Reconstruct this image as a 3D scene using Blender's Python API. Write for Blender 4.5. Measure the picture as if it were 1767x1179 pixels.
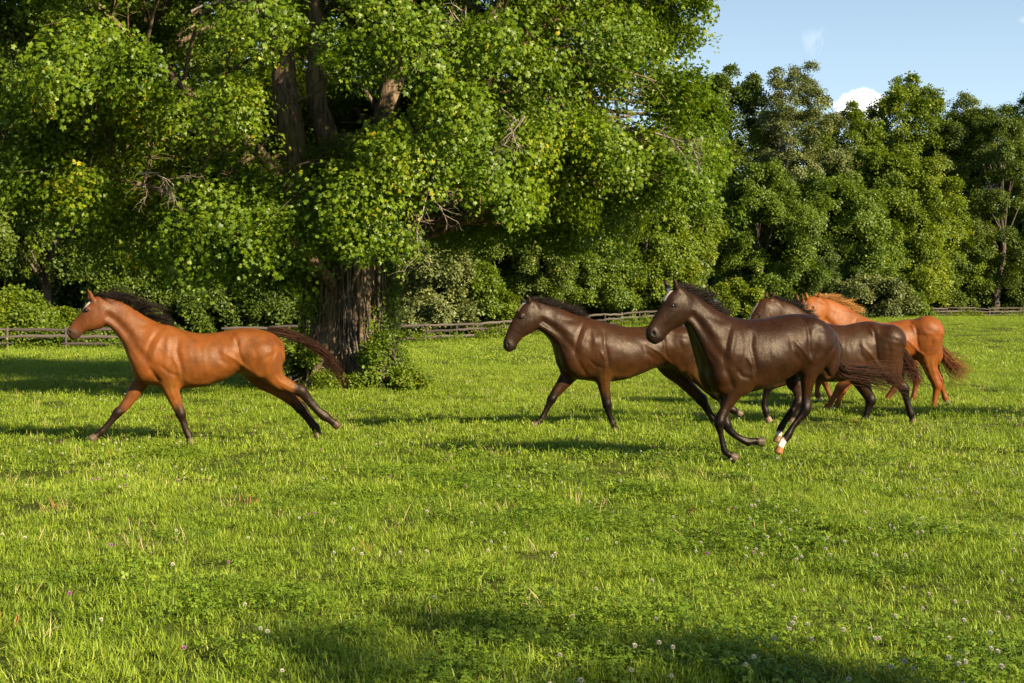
import bpy, math, random
import numpy as np
from mathutils import Vector, Matrix

# ------------------------------------------------------------------ clear
for _o in list(bpy.data.objects):
    bpy.data.objects.remove(_o)
SC = bpy.context.scene
COL = SC.collection

# ------------------------------------------------------------------ camera
FPX, CX, CY, HORIZON, EYE = 2454.0, 883.5, 589.5, 535.0, 1.6
PITCH = math.atan((CY - HORIZON) / FPX)
cam_data = bpy.data.cameras.new('camera')
cam_data.lens = 50.0
cam_data.sensor_width = 36.0
cam_data.clip_start = 0.2
cam_data.clip_end = 3000.0
cam = bpy.data.objects.new('camera', cam_data)
COL.objects.link(cam)
cam.location = (0, 0, EYE)
cam.rotation_euler = (math.pi / 2 - PITCH, 0, 0)
SC.camera = cam

# ------------------------------------------------------------------ sun, sky, exposure
SUN_VEC = Vector((1.55, -1.25, 0.98)).normalized()       # towards the sun
sun_elev = math.asin(SUN_VEC.z)
sun_az = math.atan2(SUN_VEC.x, SUN_VEC.y)                 # clockwise from +Y
world = bpy.data.worlds.new('World')
SC.world = world
world.use_nodes = True
_nt = world.node_tree
_nt.nodes.clear()
_out = _nt.nodes.new('ShaderNodeOutputWorld')
_bg = _nt.nodes.new('ShaderNodeBackground')
_bg.inputs['Strength'].default_value = 0.05
_sky = _nt.nodes.new('ShaderNodeTexSky')
_sky.sky_type = 'NISHITA'
_sky.sun_disc = False
_sky.sun_elevation = sun_elev
_sky.sun_rotation = sun_az
_sky.altitude = 200
_sky.air_density = 1.0
_sky.dust_density = 0.6
_sky.ozone_density = 2.5
# clouds: a low cumulus and a few thin wisps, fixed by direction in the sky


def _m(op, a, b=None, c=None):
    n = _nt.nodes.new('ShaderNodeMath')
    n.operation = op
    for i, v in enumerate((a, b, c)):
        if v is None:
            continue
        if isinstance(v, (int, float)):
            n.inputs[i].default_value = v
        else:
            _nt.links.new(v, n.inputs[i])
    return n.outputs[0]


def _dir(px, py):
    v = Vector(((px - CX) / FPX, (CY - py) / FPX, -1.0)).normalized()
    return (cam.rotation_euler.to_matrix() @ v).normalized()


_tc = _nt.nodes.new('ShaderNodeTexCoord')
_sep = _nt.nodes.new('ShaderNodeSeparateXYZ')
_nt.links.new(_tc.outputs['Generated'], _sep.inputs[0])
_X, _Y, _Z = _sep.outputs
_yy = _m('MAXIMUM', _Y, 0.02)
_az = _m('DIVIDE', _X, _yy)
_el = _m('DIVIDE', _Z, _yy)


def _noise(scale, detail, sx=1.0, sz=1.0, rough=0.6, dist=0.0):
    mp = _nt.nodes.new('ShaderNodeMapping')
    mp.inputs['Scale'].default_value = (sx, 1, sz)
    _nt.links.new(_tc.outputs['Generated'], mp.inputs[0])
    n = _nt.nodes.new('ShaderNodeTexNoise')
    n.inputs['Scale'].default_value = scale
    n.inputs['Detail'].default_value = detail
    n.inputs['Roughness'].default_value = rough
    n.inputs['Distortion'].default_value = dist
    _nt.links.new(mp.outputs[0], n.inputs[0])
    return n.outputs[0]


def _cloud(px, py, rx, ry, noise_out, amp, soft, cut):
    d = _dir(px, py)
    a0, e0 = d.x / d.y, d.z / d.y
    u = _m('DIVIDE', _m('SUBTRACT', _az, a0), rx / FPX)
    w = _m('DIVIDE', _m('SUBTRACT', _el, e0), ry / FPX)
    r = _m('SQRT', _m('ADD', _m('MULTIPLY', u, u), _m('MULTIPLY', w, w)))
    v = _m('ADD', _m('SUBTRACT', 1.0, r), _m('MULTIPLY', _m('SUBTRACT', noise_out, 0.5), amp))
    v = _m('DIVIDE', _m('SUBTRACT', v, cut), soft)
    n = _nt.nodes.new('ShaderNodeClamp')
    _nt.links.new(v, n.inputs[0])
    return n.outputs[0]


_n1 = _noise(60, 6)
_n2 = _noise(28, 7, 1.0, 0.6, 0.7, 0.6)
_c1 = _cloud(1488, 184, 56, 34, _n1, 1.1, 0.25, 0.05)
_c2 = _m('MULTIPLY', _cloud(1412, 62, 60, 62, _n2, 3.4, 1.4, 0.62), 0.30)
_c3 = _m('MULTIPLY', _cloud(1775, 35, 40, 22, _n2, 2.2, 0.9, 0.4), 0.4)
_cm = _m('MAXIMUM', _m('MAXIMUM', _c1, _c2), _c3)
_mix = _nt.nodes.new('ShaderNodeMix')
_mix.data_type = 'RGBA'
_nt.links.new(_cm, _mix.inputs[0])
_haze = _nt.nodes.new('ShaderNodeMix')       # thin summer haze whitens the whole sky
_haze.data_type = 'RGBA'
_hf = _m('MULTIPLY', 0.85, _m('POWER', _m('SUBTRACT', 1.0, _m('MAXIMUM', _m('MINIMUM', _Z, 1.0), 0.0)), 5.0))
_nt.links.new(_hf, _haze.inputs[0])
_nt.links.new(_sky.outputs[0], _haze.inputs[6])
_haze.inputs[7].default_value = (8.2, 10.6, 12.4, 1)
_nt.links.new(_haze.outputs[2], _mix.inputs[6])
_mix.inputs[7].default_value = (16.0, 15.2, 14.8, 1)
_nt.links.new(_mix.outputs[2], _bg.inputs['Color'])
_nt.links.new(_bg.outputs[0], _out.inputs[0])

sun_data = bpy.data.lights.new('sun', 'SUN')
sun_data.energy = 5.0
sun_data.angle = math.radians(0.53)
sun_data.color = (1.0, 0.85, 0.60)
sun_ob = bpy.data.objects.new('sun', sun_data)
COL.objects.link(sun_ob)
sun_ob.location = SUN_VEC * 60
sun_ob.rotation_euler = SUN_VEC.to_track_quat('Z', 'Y').to_euler()

SC.view_settings.view_transform = 'Standard'
SC.view_settings.look = 'None'
SC.view_settings.exposure = 1.35
SC.view_settings.gamma = 1.0
SC.view_settings.use_curve_mapping = False
SC.render.engine = 'CYCLES'
SC.cycles.max_bounces = 6
SC.cycles.diffuse_bounces = 1
SC.cycles.glossy_bounces = 2
SC.cycles.transmission_bounces = 4
SC.cycles.transparent_max_bounces = 4
SC.cycles.use_denoising = True

# ------------------------------------------------------------------ helpers
_CR = cam.rotation_euler.to_matrix()


def ray(px, py):
    return _CR @ Vector(((px - CX) / FPX, (CY - py) / FPX, -1.0))


def ss(x, a, b):
    t = np.clip((np.asarray(x, float) - a) / (b - a), 0, 1)
    return t * t * (3 - 2 * t)


def G(x, y):
    """Height of the field: level near the camera, a shallow dip, then a gentle rise to the right."""
    x = np.asarray(x, float)
    y = np.asarray(y, float)
    z = -0.3 * ss(y, 30, 70)
    u = (x + 22) * 0.75 + (y - 66) * 0.66
    z = z + 1.1 * ss(u, 20, 75) + 0.9 * ss(y, 160, 400)
    z = z + 0.035 * np.sin(x * 0.9 + 1.3) * np.sin(y * 0.37 + 0.4) + 0.02 * np.sin(x * 2.3 + y * 0.8)
    return z


def gz(x, y):
    return float(G(x, y))


def tag(o, label=None, cat=None, group=None, kind=None):
    if label: o['label'] = label
    if cat: o['category'] = cat
    if group: o['group'] = group
    if kind: o['kind'] = kind
    return o


def empty(name, loc=(0, 0, 0), **kw):
    o = bpy.data.objects.new(name, None)
    o.empty_display_size = 0.2
    o.location = loc
    COL.objects.link(o)
    return tag(o, **kw)


def mesh_np(name, V, loops, starts, totals, smooth=True):
    me = bpy.data.meshes.new(name)
    V = np.asarray(V, np.float32)
    me.vertices.add(len(V))
    me.vertices.foreach_set('co', V.ravel())
    if len(loops):
        me.loops.add(len(loops))
        me.loops.foreach_set('vertex_index', np.asarray(loops, np.int32))
        me.polygons.add(len(starts))
        me.polygons.foreach_set('loop_start', np.asarray(starts, np.int32))
        me.polygons.foreach_set('loop_total', np.asarray(totals, np.int32))
        if smooth:
            me.polygons.foreach_set('use_smooth', np.ones(len(starts), bool))
    me.update(calc_edges=True)
    return me


def mesh_faces(name, V, F, smooth=True):
    """F: (n,k) array or list of tuples."""
    if isinstance(F, np.ndarray):
        k = F.shape[1]
        n = len(F)
        return mesh_np(name, V, F.ravel(), np.arange(n) * k, np.full(n, k), smooth)
    loops = [i for f in F for i in f]
    tot = [len(f) for f in F]
    st = np.concatenate([[0], np.cumsum(tot)[:-1]]) if tot else []
    return mesh_np(name, V, loops, st, tot, smooth)


def link(name, me, mat=None, parent=None, loc=None, **kw):
    o = bpy.data.objects.new(name, me)
    if mat is not None and len(me.materials) == 0:
        me.materials.append(mat)
    COL.objects.link(o)
    if parent is not None:
        o.parent = parent
    if loc is not None:
        o.location = loc
    return tag(o, **kw)


def tube_arrays(path, radii, k=6, cap=True):
    """Vertices and quads of a tube along PATH (n,3) with RADII (n,)."""
    P = np.asarray(path, float)
    n = len(P)
    T = np.gradient(P, axis=0)
    T /= np.linalg.norm(T, axis=1)[:, None] + 1e-9
    ref = np.array([0, 0, 1.0]) if abs(T[0, 2]) < 0.8 else np.array([1.0, 0, 0])
    V = []
    a = np.linspace(0, 2 * math.pi, k, endpoint=False)
    u = np.cross(T[0], ref)
    u /= np.linalg.norm(u)
    for i in range(n):
        u = u - T[i] * (u @ T[i])
        u /= np.linalg.norm(u) + 1e-9
        v = np.cross(T[i], u)
        V.append(P[i] + radii[i] * (np.cos(a)[:, None] * u + np.sin(a)[:, None] * v))
    V = np.concatenate(V)
    F = []
    for i in range(n - 1):
        for j in range(k):
            F.append((i * k + j, i * k + (j + 1) % k, (i + 1) * k + (j + 1) % k, (i + 1) * k + j))
    return V, np.array(F, int)


def catmull(N, sub):
    N = np.asarray(N, float)
    n = len(N)
    out = []
    for i in range(n - 1):
        p0, p1, p2, p3 = N[max(i - 1, 0)], N[i], N[i + 1], N[min(i + 2, n - 1)]
        for j in range(sub):
            t = j / sub
            out.append(0.5 * ((2 * p1) + (-p0 + p2) * t + (2 * p0 - 5 * p1 + 4 * p2 - p3) * t * t + (-p0 + 3 * p1 - 3 * p2 + p3) * t ** 3))
    out.append(N[-1])
    return np.array(out)


class Acc:
    """Collects quads into one mesh."""
    def __init__(self):
        self.V, self.F, self.n = [], [], 0

    def add(self, V, F):
        self.V.append(np.asarray(V, float))
        self.F.append(np.asarray(F, int) + self.n)
        self.n += len(V)

    def tube(self, path, radii, k=6):
        self.add(*tube_arrays(path, radii, k))

    def mesh(self, name, smooth=True):
        return mesh_faces(name, np.concatenate(self.V), np.concatenate(self.F), smooth)


# ------------------------------------------------------------------ node helpers
class NT:
    def __init__(self, name):
        self.mat = bpy.data.materials.new(name)
        self.mat.use_nodes = True
        self.t = self.mat.node_tree
        self.t.nodes.clear()
        self.out = self.n('ShaderNodeOutputMaterial')

    def n(self, typ, **kw):
        nd = self.t.nodes.new(typ)
        for k, v in kw.items():
            setattr(nd, k, v)
        return nd

    def set(self, sock, v):
        if isinstance(v, bpy.types.NodeSocket):
            self.t.links.new(v, sock)
        elif isinstance(v, (tuple, list)) and len(v) == 3 and sock.type == 'RGBA':
            sock.default_value = (*v, 1)
        else:
            sock.default_value = v

    def math(self, op, *a):
        nd = self.n('ShaderNodeMath', operation=op)
        for i, v in enumerate(a):
            self.set(nd.inputs[i], v)
        return nd.outputs[0]

    def noise(self, scale, detail=3, vec=None, rough=0.55, dist=0.0):
        nd = self.n('ShaderNodeTexNoise')
        nd.inputs['Scale'].default_value = scale
        nd.inputs['Detail'].default_value = detail
        nd.inputs['Roughness'].default_value = rough
        nd.inputs['Distortion'].default_value = dist
        if vec is not None:
            self.t.links.new(vec, nd.inputs['Vector'])
        return nd.outputs[0]

    def ramp(self, fac, stops, interp='LINEAR'):
        nd = self.n('ShaderNodeValToRGB')
        nd.color_ramp.interpolation = interp
        e = nd.color_ramp.elements
        while len(e) < len(stops):
            e.new(0.5)
        for el, (p, c) in zip(e, stops):
            el.position = p
            el.color = (*c, 1) if len(c) == 3 else c
        self.set(nd.inputs[0], fac)
        return nd.outputs[0]

    def mix(self, fac, a, b, blend='MIX'):
        nd = self.n('ShaderNodeMix', data_type='RGBA', blend_type=blend)
        self.set(nd.inputs[0], fac)
        self.set(nd.inputs[6], a)
        self.set(nd.inputs[7], b)
        return nd.outputs[2]

    def maprange(self, v, a, b, c=0.0, d=1.0):
        nd = self.n('ShaderNodeMapRange')
        for i, x in enumerate((v, a, b, c, d)):
            self.set(nd.inputs[i], x)
        return nd.outputs[0]

    def attr(self, name, out='Fac'):
        nd = self.n('ShaderNodeAttribute')
        nd.attribute_name = name
        return nd.outputs[out]

    def coord(self, which='Object', scale=None):
        c = self.n('ShaderNodeTexCoord').outputs[which]
        if scale is None:
            return c
        mp = self.n('ShaderNodeMapping')
        mp.inputs['Scale'].default_value = scale
        self.t.links.new(c, mp.inputs[0])
        return mp.outputs[0]

    def pos(self, scale=None):
        c = self.n('ShaderNodeNewGeometry').outputs['Position']
        if scale is None:
            return c
        mp = self.n('ShaderNodeMapping')
        mp.inputs['Scale'].default_value = scale
        self.t.links.new(c, mp.inputs[0])
        return mp.outputs[0]

    def bump(self, h, strength=0.3, dist=0.01):
        nd = self.n('ShaderNodeBump')
        nd.inputs['Strength'].default_value = strength
        nd.inputs['Distance'].default_value = dist
        self.t.links.new(h, nd.inputs['Height'])
        return nd.outputs[0]

    def pbr(self, **kw):
        nd = self.n('ShaderNodeBsdfPrincipled')
        for k, v in kw.items():
            self.set(nd.inputs[k.replace('_', ' ')], v)
        return nd.outputs[0]

    def done(self, shader):
        self.t.links.new(shader, self.out.inputs[0])
        return self.mat


def mat_leaf(name, dark, mid, light, yellow=(0.22, 0.2, 0.02), trans=0.4, rough=0.5, patch=0.35, spec=0.3):
    m = NT(name)
    rnd = m.n('ShaderNodeObjectInfo').outputs['Random']
    v = m.attr('tone')
    big = m.noise(patch, 2, m.pos())
    f = m.math('ADD', m.math('MULTIPLY', v, 0.55), m.math('ADD', m.math('MULTIPLY', rnd, 0.25), m.math('MULTIPLY', m.math('SUBTRACT', big, 0.40), 0.9)))
    col = m.ramp(f, [(0.05, dark), (0.45, mid), (0.85, light), (1.0, yellow)])
    tcol = m.mix(1.0, col, (1.25, 1.25, 0.45), 'MULTIPLY')
    p = m.pbr(Base_Color=col, Roughness=rough, Specular_IOR_Level=spec)
    tr = m.n('ShaderNodeBsdfTranslucent')
    m.set(tr.inputs[0], tcol)
    mx = m.n('ShaderNodeMixShader')
    mx.inputs[0].default_value = trans
    m.t.links.new(p, mx.inputs[1])
    m.t.links.new(tr.outputs[0], mx.inputs[2])
    return m.done(mx.outputs[0])


def mat_bark(name, a=(0.055, 0.042, 0.03), b=(0.19, 0.15, 0.105), moss=0.0, sc=1.0):
    m = NT(name)
    c = m.coord('Object', (9 * sc, 9 * sc, 1.3 * sc))
    n1 = m.noise(1.6, 6, c, 0.65, 0.4)
    n2 = m.noise(1.2, 3, m.coord('Object'))
    col = m.ramp(n1, [(0.36, a), (0.52, tuple(0.5 * (x + y) for x, y in zip(a, b))), (0.68, b)])
    if moss:
        col = m.mix(m.math('MULTIPLY', m.maprange(n2, 0.5, 0.65), moss), col, (0.14, 0.14, 0.03))
    return m.done(m.pbr(Base_Color=col, Roughness=0.9, Specular_IOR_Level=0.15, Normal=m.bump(n1, 0.9, 0.04)))


# ------------------------------------------------------------------ scatter (geometry nodes; only for foliage, grass and flowers that nobody could count)
def normals_to_euler(N, spin, rng=None):
    N = N / (np.linalg.norm(N, axis=1)[:, None] + 1e-9)
    ref = np.where(np.abs(N[:, 2:3]) > 0.9, np.array([[1.0, 0, 0]]), np.array([[0, 0, 1.0]]))
    T = np.cross(ref, N)
    T /= np.linalg.norm(T, axis=1)[:, None] + 1e-9
    B = np.cross(N, T)
    c, s = np.cos(spin)[:, None], np.sin(spin)[:, None]
    X = c * T + s * B
    Y = -s * T + c * B
    return np.stack([np.arctan2(Y[:, 2], N[:, 2]), -np.arcsin(np.clip(X[:, 2], -1, 1)), np.arctan2(X[:, 1], X[:, 0])], 1)


_GROUPS = {}


def scatter_group(protos):
    key = tuple(p.name for p in protos)
    if key in _GROUPS:
        return _GROUPS[key]
    ng = bpy.data.node_groups.new('scatter', 'GeometryNodeTree')
    ng.interface.new_socket('Geometry', in_out='INPUT', socket_type='NodeSocketGeometry')
    ng.interface.new_socket('Geometry', in_out='OUTPUT', socket_type='NodeSocketGeometry')
    N = ng.nodes.new
    L = ng.links.new
    gi, go = N('NodeGroupInput'), N('NodeGroupOutput')
    jn = N('GeometryNodeJoinGeometry')
    for p in reversed(protos):
        oi = N('GeometryNodeObjectInfo')
        oi.inputs['Object'].default_value = p
        oi.inputs['As Instance'].default_value = True
        L(oi.outputs['Geometry'], jn.inputs[0])
    iop = N('GeometryNodeInstanceOnPoints')
    L(gi.outputs[0], iop.inputs['Points'])
    L(jn.outputs[0], iop.inputs['Instance'])
    iop.inputs['Pick Instance'].default_value = True

    def na(name, typ):
        a = N('GeometryNodeInputNamedAttribute')
        a.data_type = typ
        a.inputs['Name'].default_value = name
        return a.outputs['Attribute']
    L(na('idx', 'INT'), iop.inputs['Instance Index'])
    er = N('FunctionNodeEulerToRotation')
    L(na('rot', 'FLOAT_VECTOR'), er.inputs[0])
    L(er.outputs[0], iop.inputs['Rotation'])
    L(na('sc', 'FLOAT'), iop.inputs['Scale'])
    L(iop.outputs[0], go.inputs[0])
    _GROUPS[key] = ng
    return ng


def point_mesh(name, P, rot, sc, idx):
    me = bpy.data.meshes.new(name)
    n = len(P)
    me.vertices.add(n)
    me.vertices.foreach_set('co', np.asarray(P, np.float32).ravel())
    me.attributes.new('rot', 'FLOAT_VECTOR', 'POINT').data.foreach_set('vector', np.asarray(rot, np.float32).ravel())
    me.attributes.new('sc', 'FLOAT', 'POINT').data.foreach_set('value', np.asarray(sc, np.float32))
    me.attributes.new('idx', 'INT', 'POINT').data.foreach_set('value', np.asarray(idx, np.int32))
    return me


def scatter(name, me, protos, parent=None, loc=None, **kw):
    o = link(name, me, None, parent, loc, **kw)
    md = o.modifiers.new('scatter', 'NODES')
    md.node_group = scatter_group(protos)
    return o


def proto(name, V, F, mat, tone=None, smooth=False, col=None):
    """A pattern for the scatter: its object is never linked to the scene."""
    me = mesh_faces(name, V, F, smooth)
    me.materials.append(mat)
    if tone is not None:
        me.attributes.new('tone', 'FLOAT', 'POINT').data.foreach_set('value', np.asarray(tone, np.float32))
    return bpy.data.objects.new(name, me)
# ------------------------------------------------------------------ ground sheet
def build_ground():
    xs = np.concatenate([np.arange(-900, -60, 40), np.arange(-60, -15, 1.5), np.arange(-15, 15, 0.5), np.arange(15, 75, 1.5), np.arange(75, 901, 40)])
    ys = np.concatenate([np.arange(-300, -20, 20), np.arange(-20, 40, 0.5), np.arange(40, 180, 2.0), np.arange(180, 1401, 60)])
    X, Y = np.meshgrid(xs, ys, indexing='ij')
    V = np.stack([X, Y, G(X, Y) - 0.012], -1).reshape(-1, 3)
    nx, ny = len(xs), len(ys)
    i, j = np.meshgrid(np.arange(nx - 1), np.arange(ny - 1), indexing='ij')
    a = (i * ny + j).ravel()
    F = np.stack([a, a + ny, a + ny + 1, a + 1], 1)
    m = NT('field_soil_and_thatch')
    n1 = m.noise(0.7, 4, m.pos())
    n2 = m.noise(9, 4, m.pos())
    col = m.ramp(m.math('ADD', m.math('MULTIPLY', n1, 0.6), m.math('MULTIPLY', n2, 0.4)), [(0.3, (0.030, 0.040, 0.008)), (0.5, (0.06, 0.075, 0.012)), (0.72, (0.10, 0.11, 0.025))])
    link('ground', mesh_faces('ground', V, F), m.done(m.pbr(Base_Color=col, Roughness=1.0, Specular_IOR_Level=0.05, Normal=m.bump(n2, 0.8, 0.05))), kind='structure')


build_ground()


def mat_grass(name, stops, trans=0.35, rough=0.5):
    m = NT(name)
    tone = m.attr('tone')
    rnd = m.n('ShaderNodeObjectInfo').outputs['Random']
    big = m.noise(0.33, 3, m.pos((1, 0.6, 1)), 0.6)
    med = m.noise(1.9, 3, m.pos((1, 0.7, 1)), 0.6)
    f = m.math('ADD', m.math('MULTIPLY', tone, 0.62), m.math('ADD', m.math('MULTIPLY', rnd, 0.12), m.math('ADD', m.math('MULTIPLY', m.math('SUBTRACT', big, 0.28), 0.6), m.math('MULTIPLY', m.math('SUBTRACT', med, 0.3), 0.45))))
    col = m.ramp(f, stops)
    p = m.pbr(Base_Color=col, Roughness=rough, Specular_IOR_Level=0.35)
    tr = m.n('ShaderNodeBsdfTranslucent')
    m.set(tr.inputs[0], m.mix(1.0, col, (1.3, 1.3, 0.5), 'MULTIPLY'))
    mx = m.n('ShaderNodeMixShader')
    mx.inputs[0].default_value = trans
    m.t.links.new(p, mx.inputs[1])
    m.t.links.new(tr.outputs[0], mx.inputs[2])
    return m.done(mx.outputs[0])


GRASS = mat_grass('grass_blades', [(0.10, (0.055, 0.115, 0.006)), (0.36, (0.155, 0.24, 0.012)), (0.66, (0.25, 0.34, 0.024)), (0.94, (0.36, 0.41, 0.05)), (1.0, (0.46, 0.43, 0.14))])
CLOVER = mat_grass('clover_leaves', [(0.1, (0.06, 0.12, 0.007)), (0.5, (0.13, 0.21, 0.012)), (1.0, (0.21, 0.28, 0.02))], 0.3, 0.55)
_m = NT('dry_straw'); STRAW = _m.done(_m.pbr(Base_Color=(0.42, 0.33, 0.15), Roughness=0.7))
_m = NT('white_clover_head'); WHITE = _m.done(_m.pbr(Base_Color=(0.60, 0.56, 0.43), Roughness=0.8))
_m = NT('purple_clover_head'); PURPLE = _m.done(_m.pbr(Base_Color=(0.42, 0.14, 0.36), Roughness=0.8))
_m = NT('flower_stalk'); STALK = _m.done(_m.pbr(Base_Color=(0.10, 0.16, 0.03), Roughness=0.7))
_m = NT('rusty_weed'); RUSTWEED = _m.done(_m.pbr(Base_Color=(0.26, 0.10, 0.03), Roughness=0.8))


def blades(rng, n, R, lmin, lmax, wmin, wmax, lean=0.5, clump=0.0):
    V, F, T = [], [], []
    cl = []
    for i in range(n):
        if clump and rng.random() < clump:
            cx, cy = cl[int(rng.integers(len(cl)))] if cl else (0, 0)
            x, y = cx + rng.normal(0, 0.02), cy + rng.normal(0, 0.02)
        else:
            x, y = rng.uniform(-R, R, 2)
            if i == 0 or rng.random() < 0.1:
                cl.append((x, y))
        L = rng.uniform(lmin, lmax) * (1.4 if rng.random() < 0.07 else 1)
        w = rng.uniform(wmin, wmax) / 2
        az = rng.uniform(0, 6.283)
        ln = abs(rng.normal(0, lean)) + 0.1
        curl = rng.uniform(0.2, 1.3)
        side = np.array([math.cos(az + 1.57), math.sin(az + 1.57), 0])
        fw = np.array([math.cos(az), math.sin(az), 0])
        p = np.array([x, y, -0.01])
        b = len(V)
        ang = ln * 0.8
        for j, ww in enumerate((1.0, 0.9, 0.6, 0.0)):
            if ww:
                V += [p - side * w * ww, p + side * w * ww]
            else:
                V.append(p.copy())
            ang += curl * ln * 0.55
            p = p + (fw * math.sin(min(ang, 2.0)) + np.array([0, 0, math.cos(min(ang, 2.0))])) * L / 3
        F += [(b, b + 1, b + 3, b + 2), (b + 2, b + 3, b + 5, b + 4), (b + 4, b + 5, b + 6)]
        T += [rng.random()] * 7
    return np.array(V), F, T


def trefoils(rng, n, R, h0, h1, s):
    V, F, T = [], [], []
    for i in range(n):
        c = np.array([*rng.uniform(-R, R, 2), rng.uniform(h0, h1)])
        az = rng.uniform(0, 6.28)
        tl = rng.normal(0, 0.35, 2)
        N = np.array([tl[0], tl[1], 1.0])
        N /= np.linalg.norm(N)
        A = np.cross([0, 1, 0], N)
        A /= np.linalg.norm(A)
        B = np.cross(N, A)
        k = s * rng.uniform(0.7, 1.25)
        t = rng.random()
        for j in range(3):
            a = az + j * 2.094
            d = math.cos(a) * A + math.sin(a) * B
            e = -math.sin(a) * A + math.cos(a) * B
            b = len(V)
            V += [c, c + d * k * 0.55 + e * k * 0.42, c + d * k * 1.0 + e * k * 0.28 - N * k * 0.1, c + d * k * 1.0 - e * k * 0.28 - N * k * 0.1, c + d * k * 0.55 - e * k * 0.42]
            F += [(b, b + 1, b + 2, b + 3, b + 4)]
            T += [t] * 5
        # stalk
        b = len(V)
        g = c * [1, 1, 0]
        V += [g + [0.001, 0, 0], g - [0.001, 0, 0], c - [0.001, 0, 0], c + [0.001, 0, 0]]
        F += [(b, b + 1, b + 2, b + 3)]
        T += [0.3] * 4
    return np.array(V), F, T


def flower_head(rng, r, h):
    V, F, mi = [], [], []
    c = np.array([0, 0, h])
    n = 34
    for i in range(n):                              # little florets pointing outwards
        z = 1 - 1.55 * (i + 0.5) / n
        a = i * 2.4
        q = math.sqrt(max(0, 1 - z * z))
        d = np.array([q * math.cos(a), q * math.sin(a), z])
        t = np.cross(d, [0.3, 0.2, 0.9])
        t /= np.linalg.norm(t) + 1e-9
        u = np.cross(d, t)
        b = len(V)
        V += [c + d * r * 0.45 + t * r * 0.2, c + d * r * 0.45 - t * r * 0.2, c + d * r * 1.0 - t * r * 0.24 + u * r * 0.1, c + d * r * 1.0 + t * r * 0.24 - u * r * 0.1]
        F.append((b, b + 1, b + 2, b + 3))
        b = len(V)
        V += [c + d * r * 0.45 + u * r * 0.2, c + d * r * 0.45 - u * r * 0.2, c + d * r * 1.0 - u * r * 0.24, c + d * r * 1.0 + u * r * 0.24]
        F.append((b, b + 1, b + 2, b + 3))
    nf = len(F)
    S, SF = tube_arrays([[0.01, 0, 0], [0.004, 0, h * 0.5], [0, 0, h]], [0.0012, 0.0011, 0.001], 3)
    b = len(V)
    V += list(S)
    F += [tuple(x + b) for x in SF]
    return np.array(V), F, nf


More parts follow.
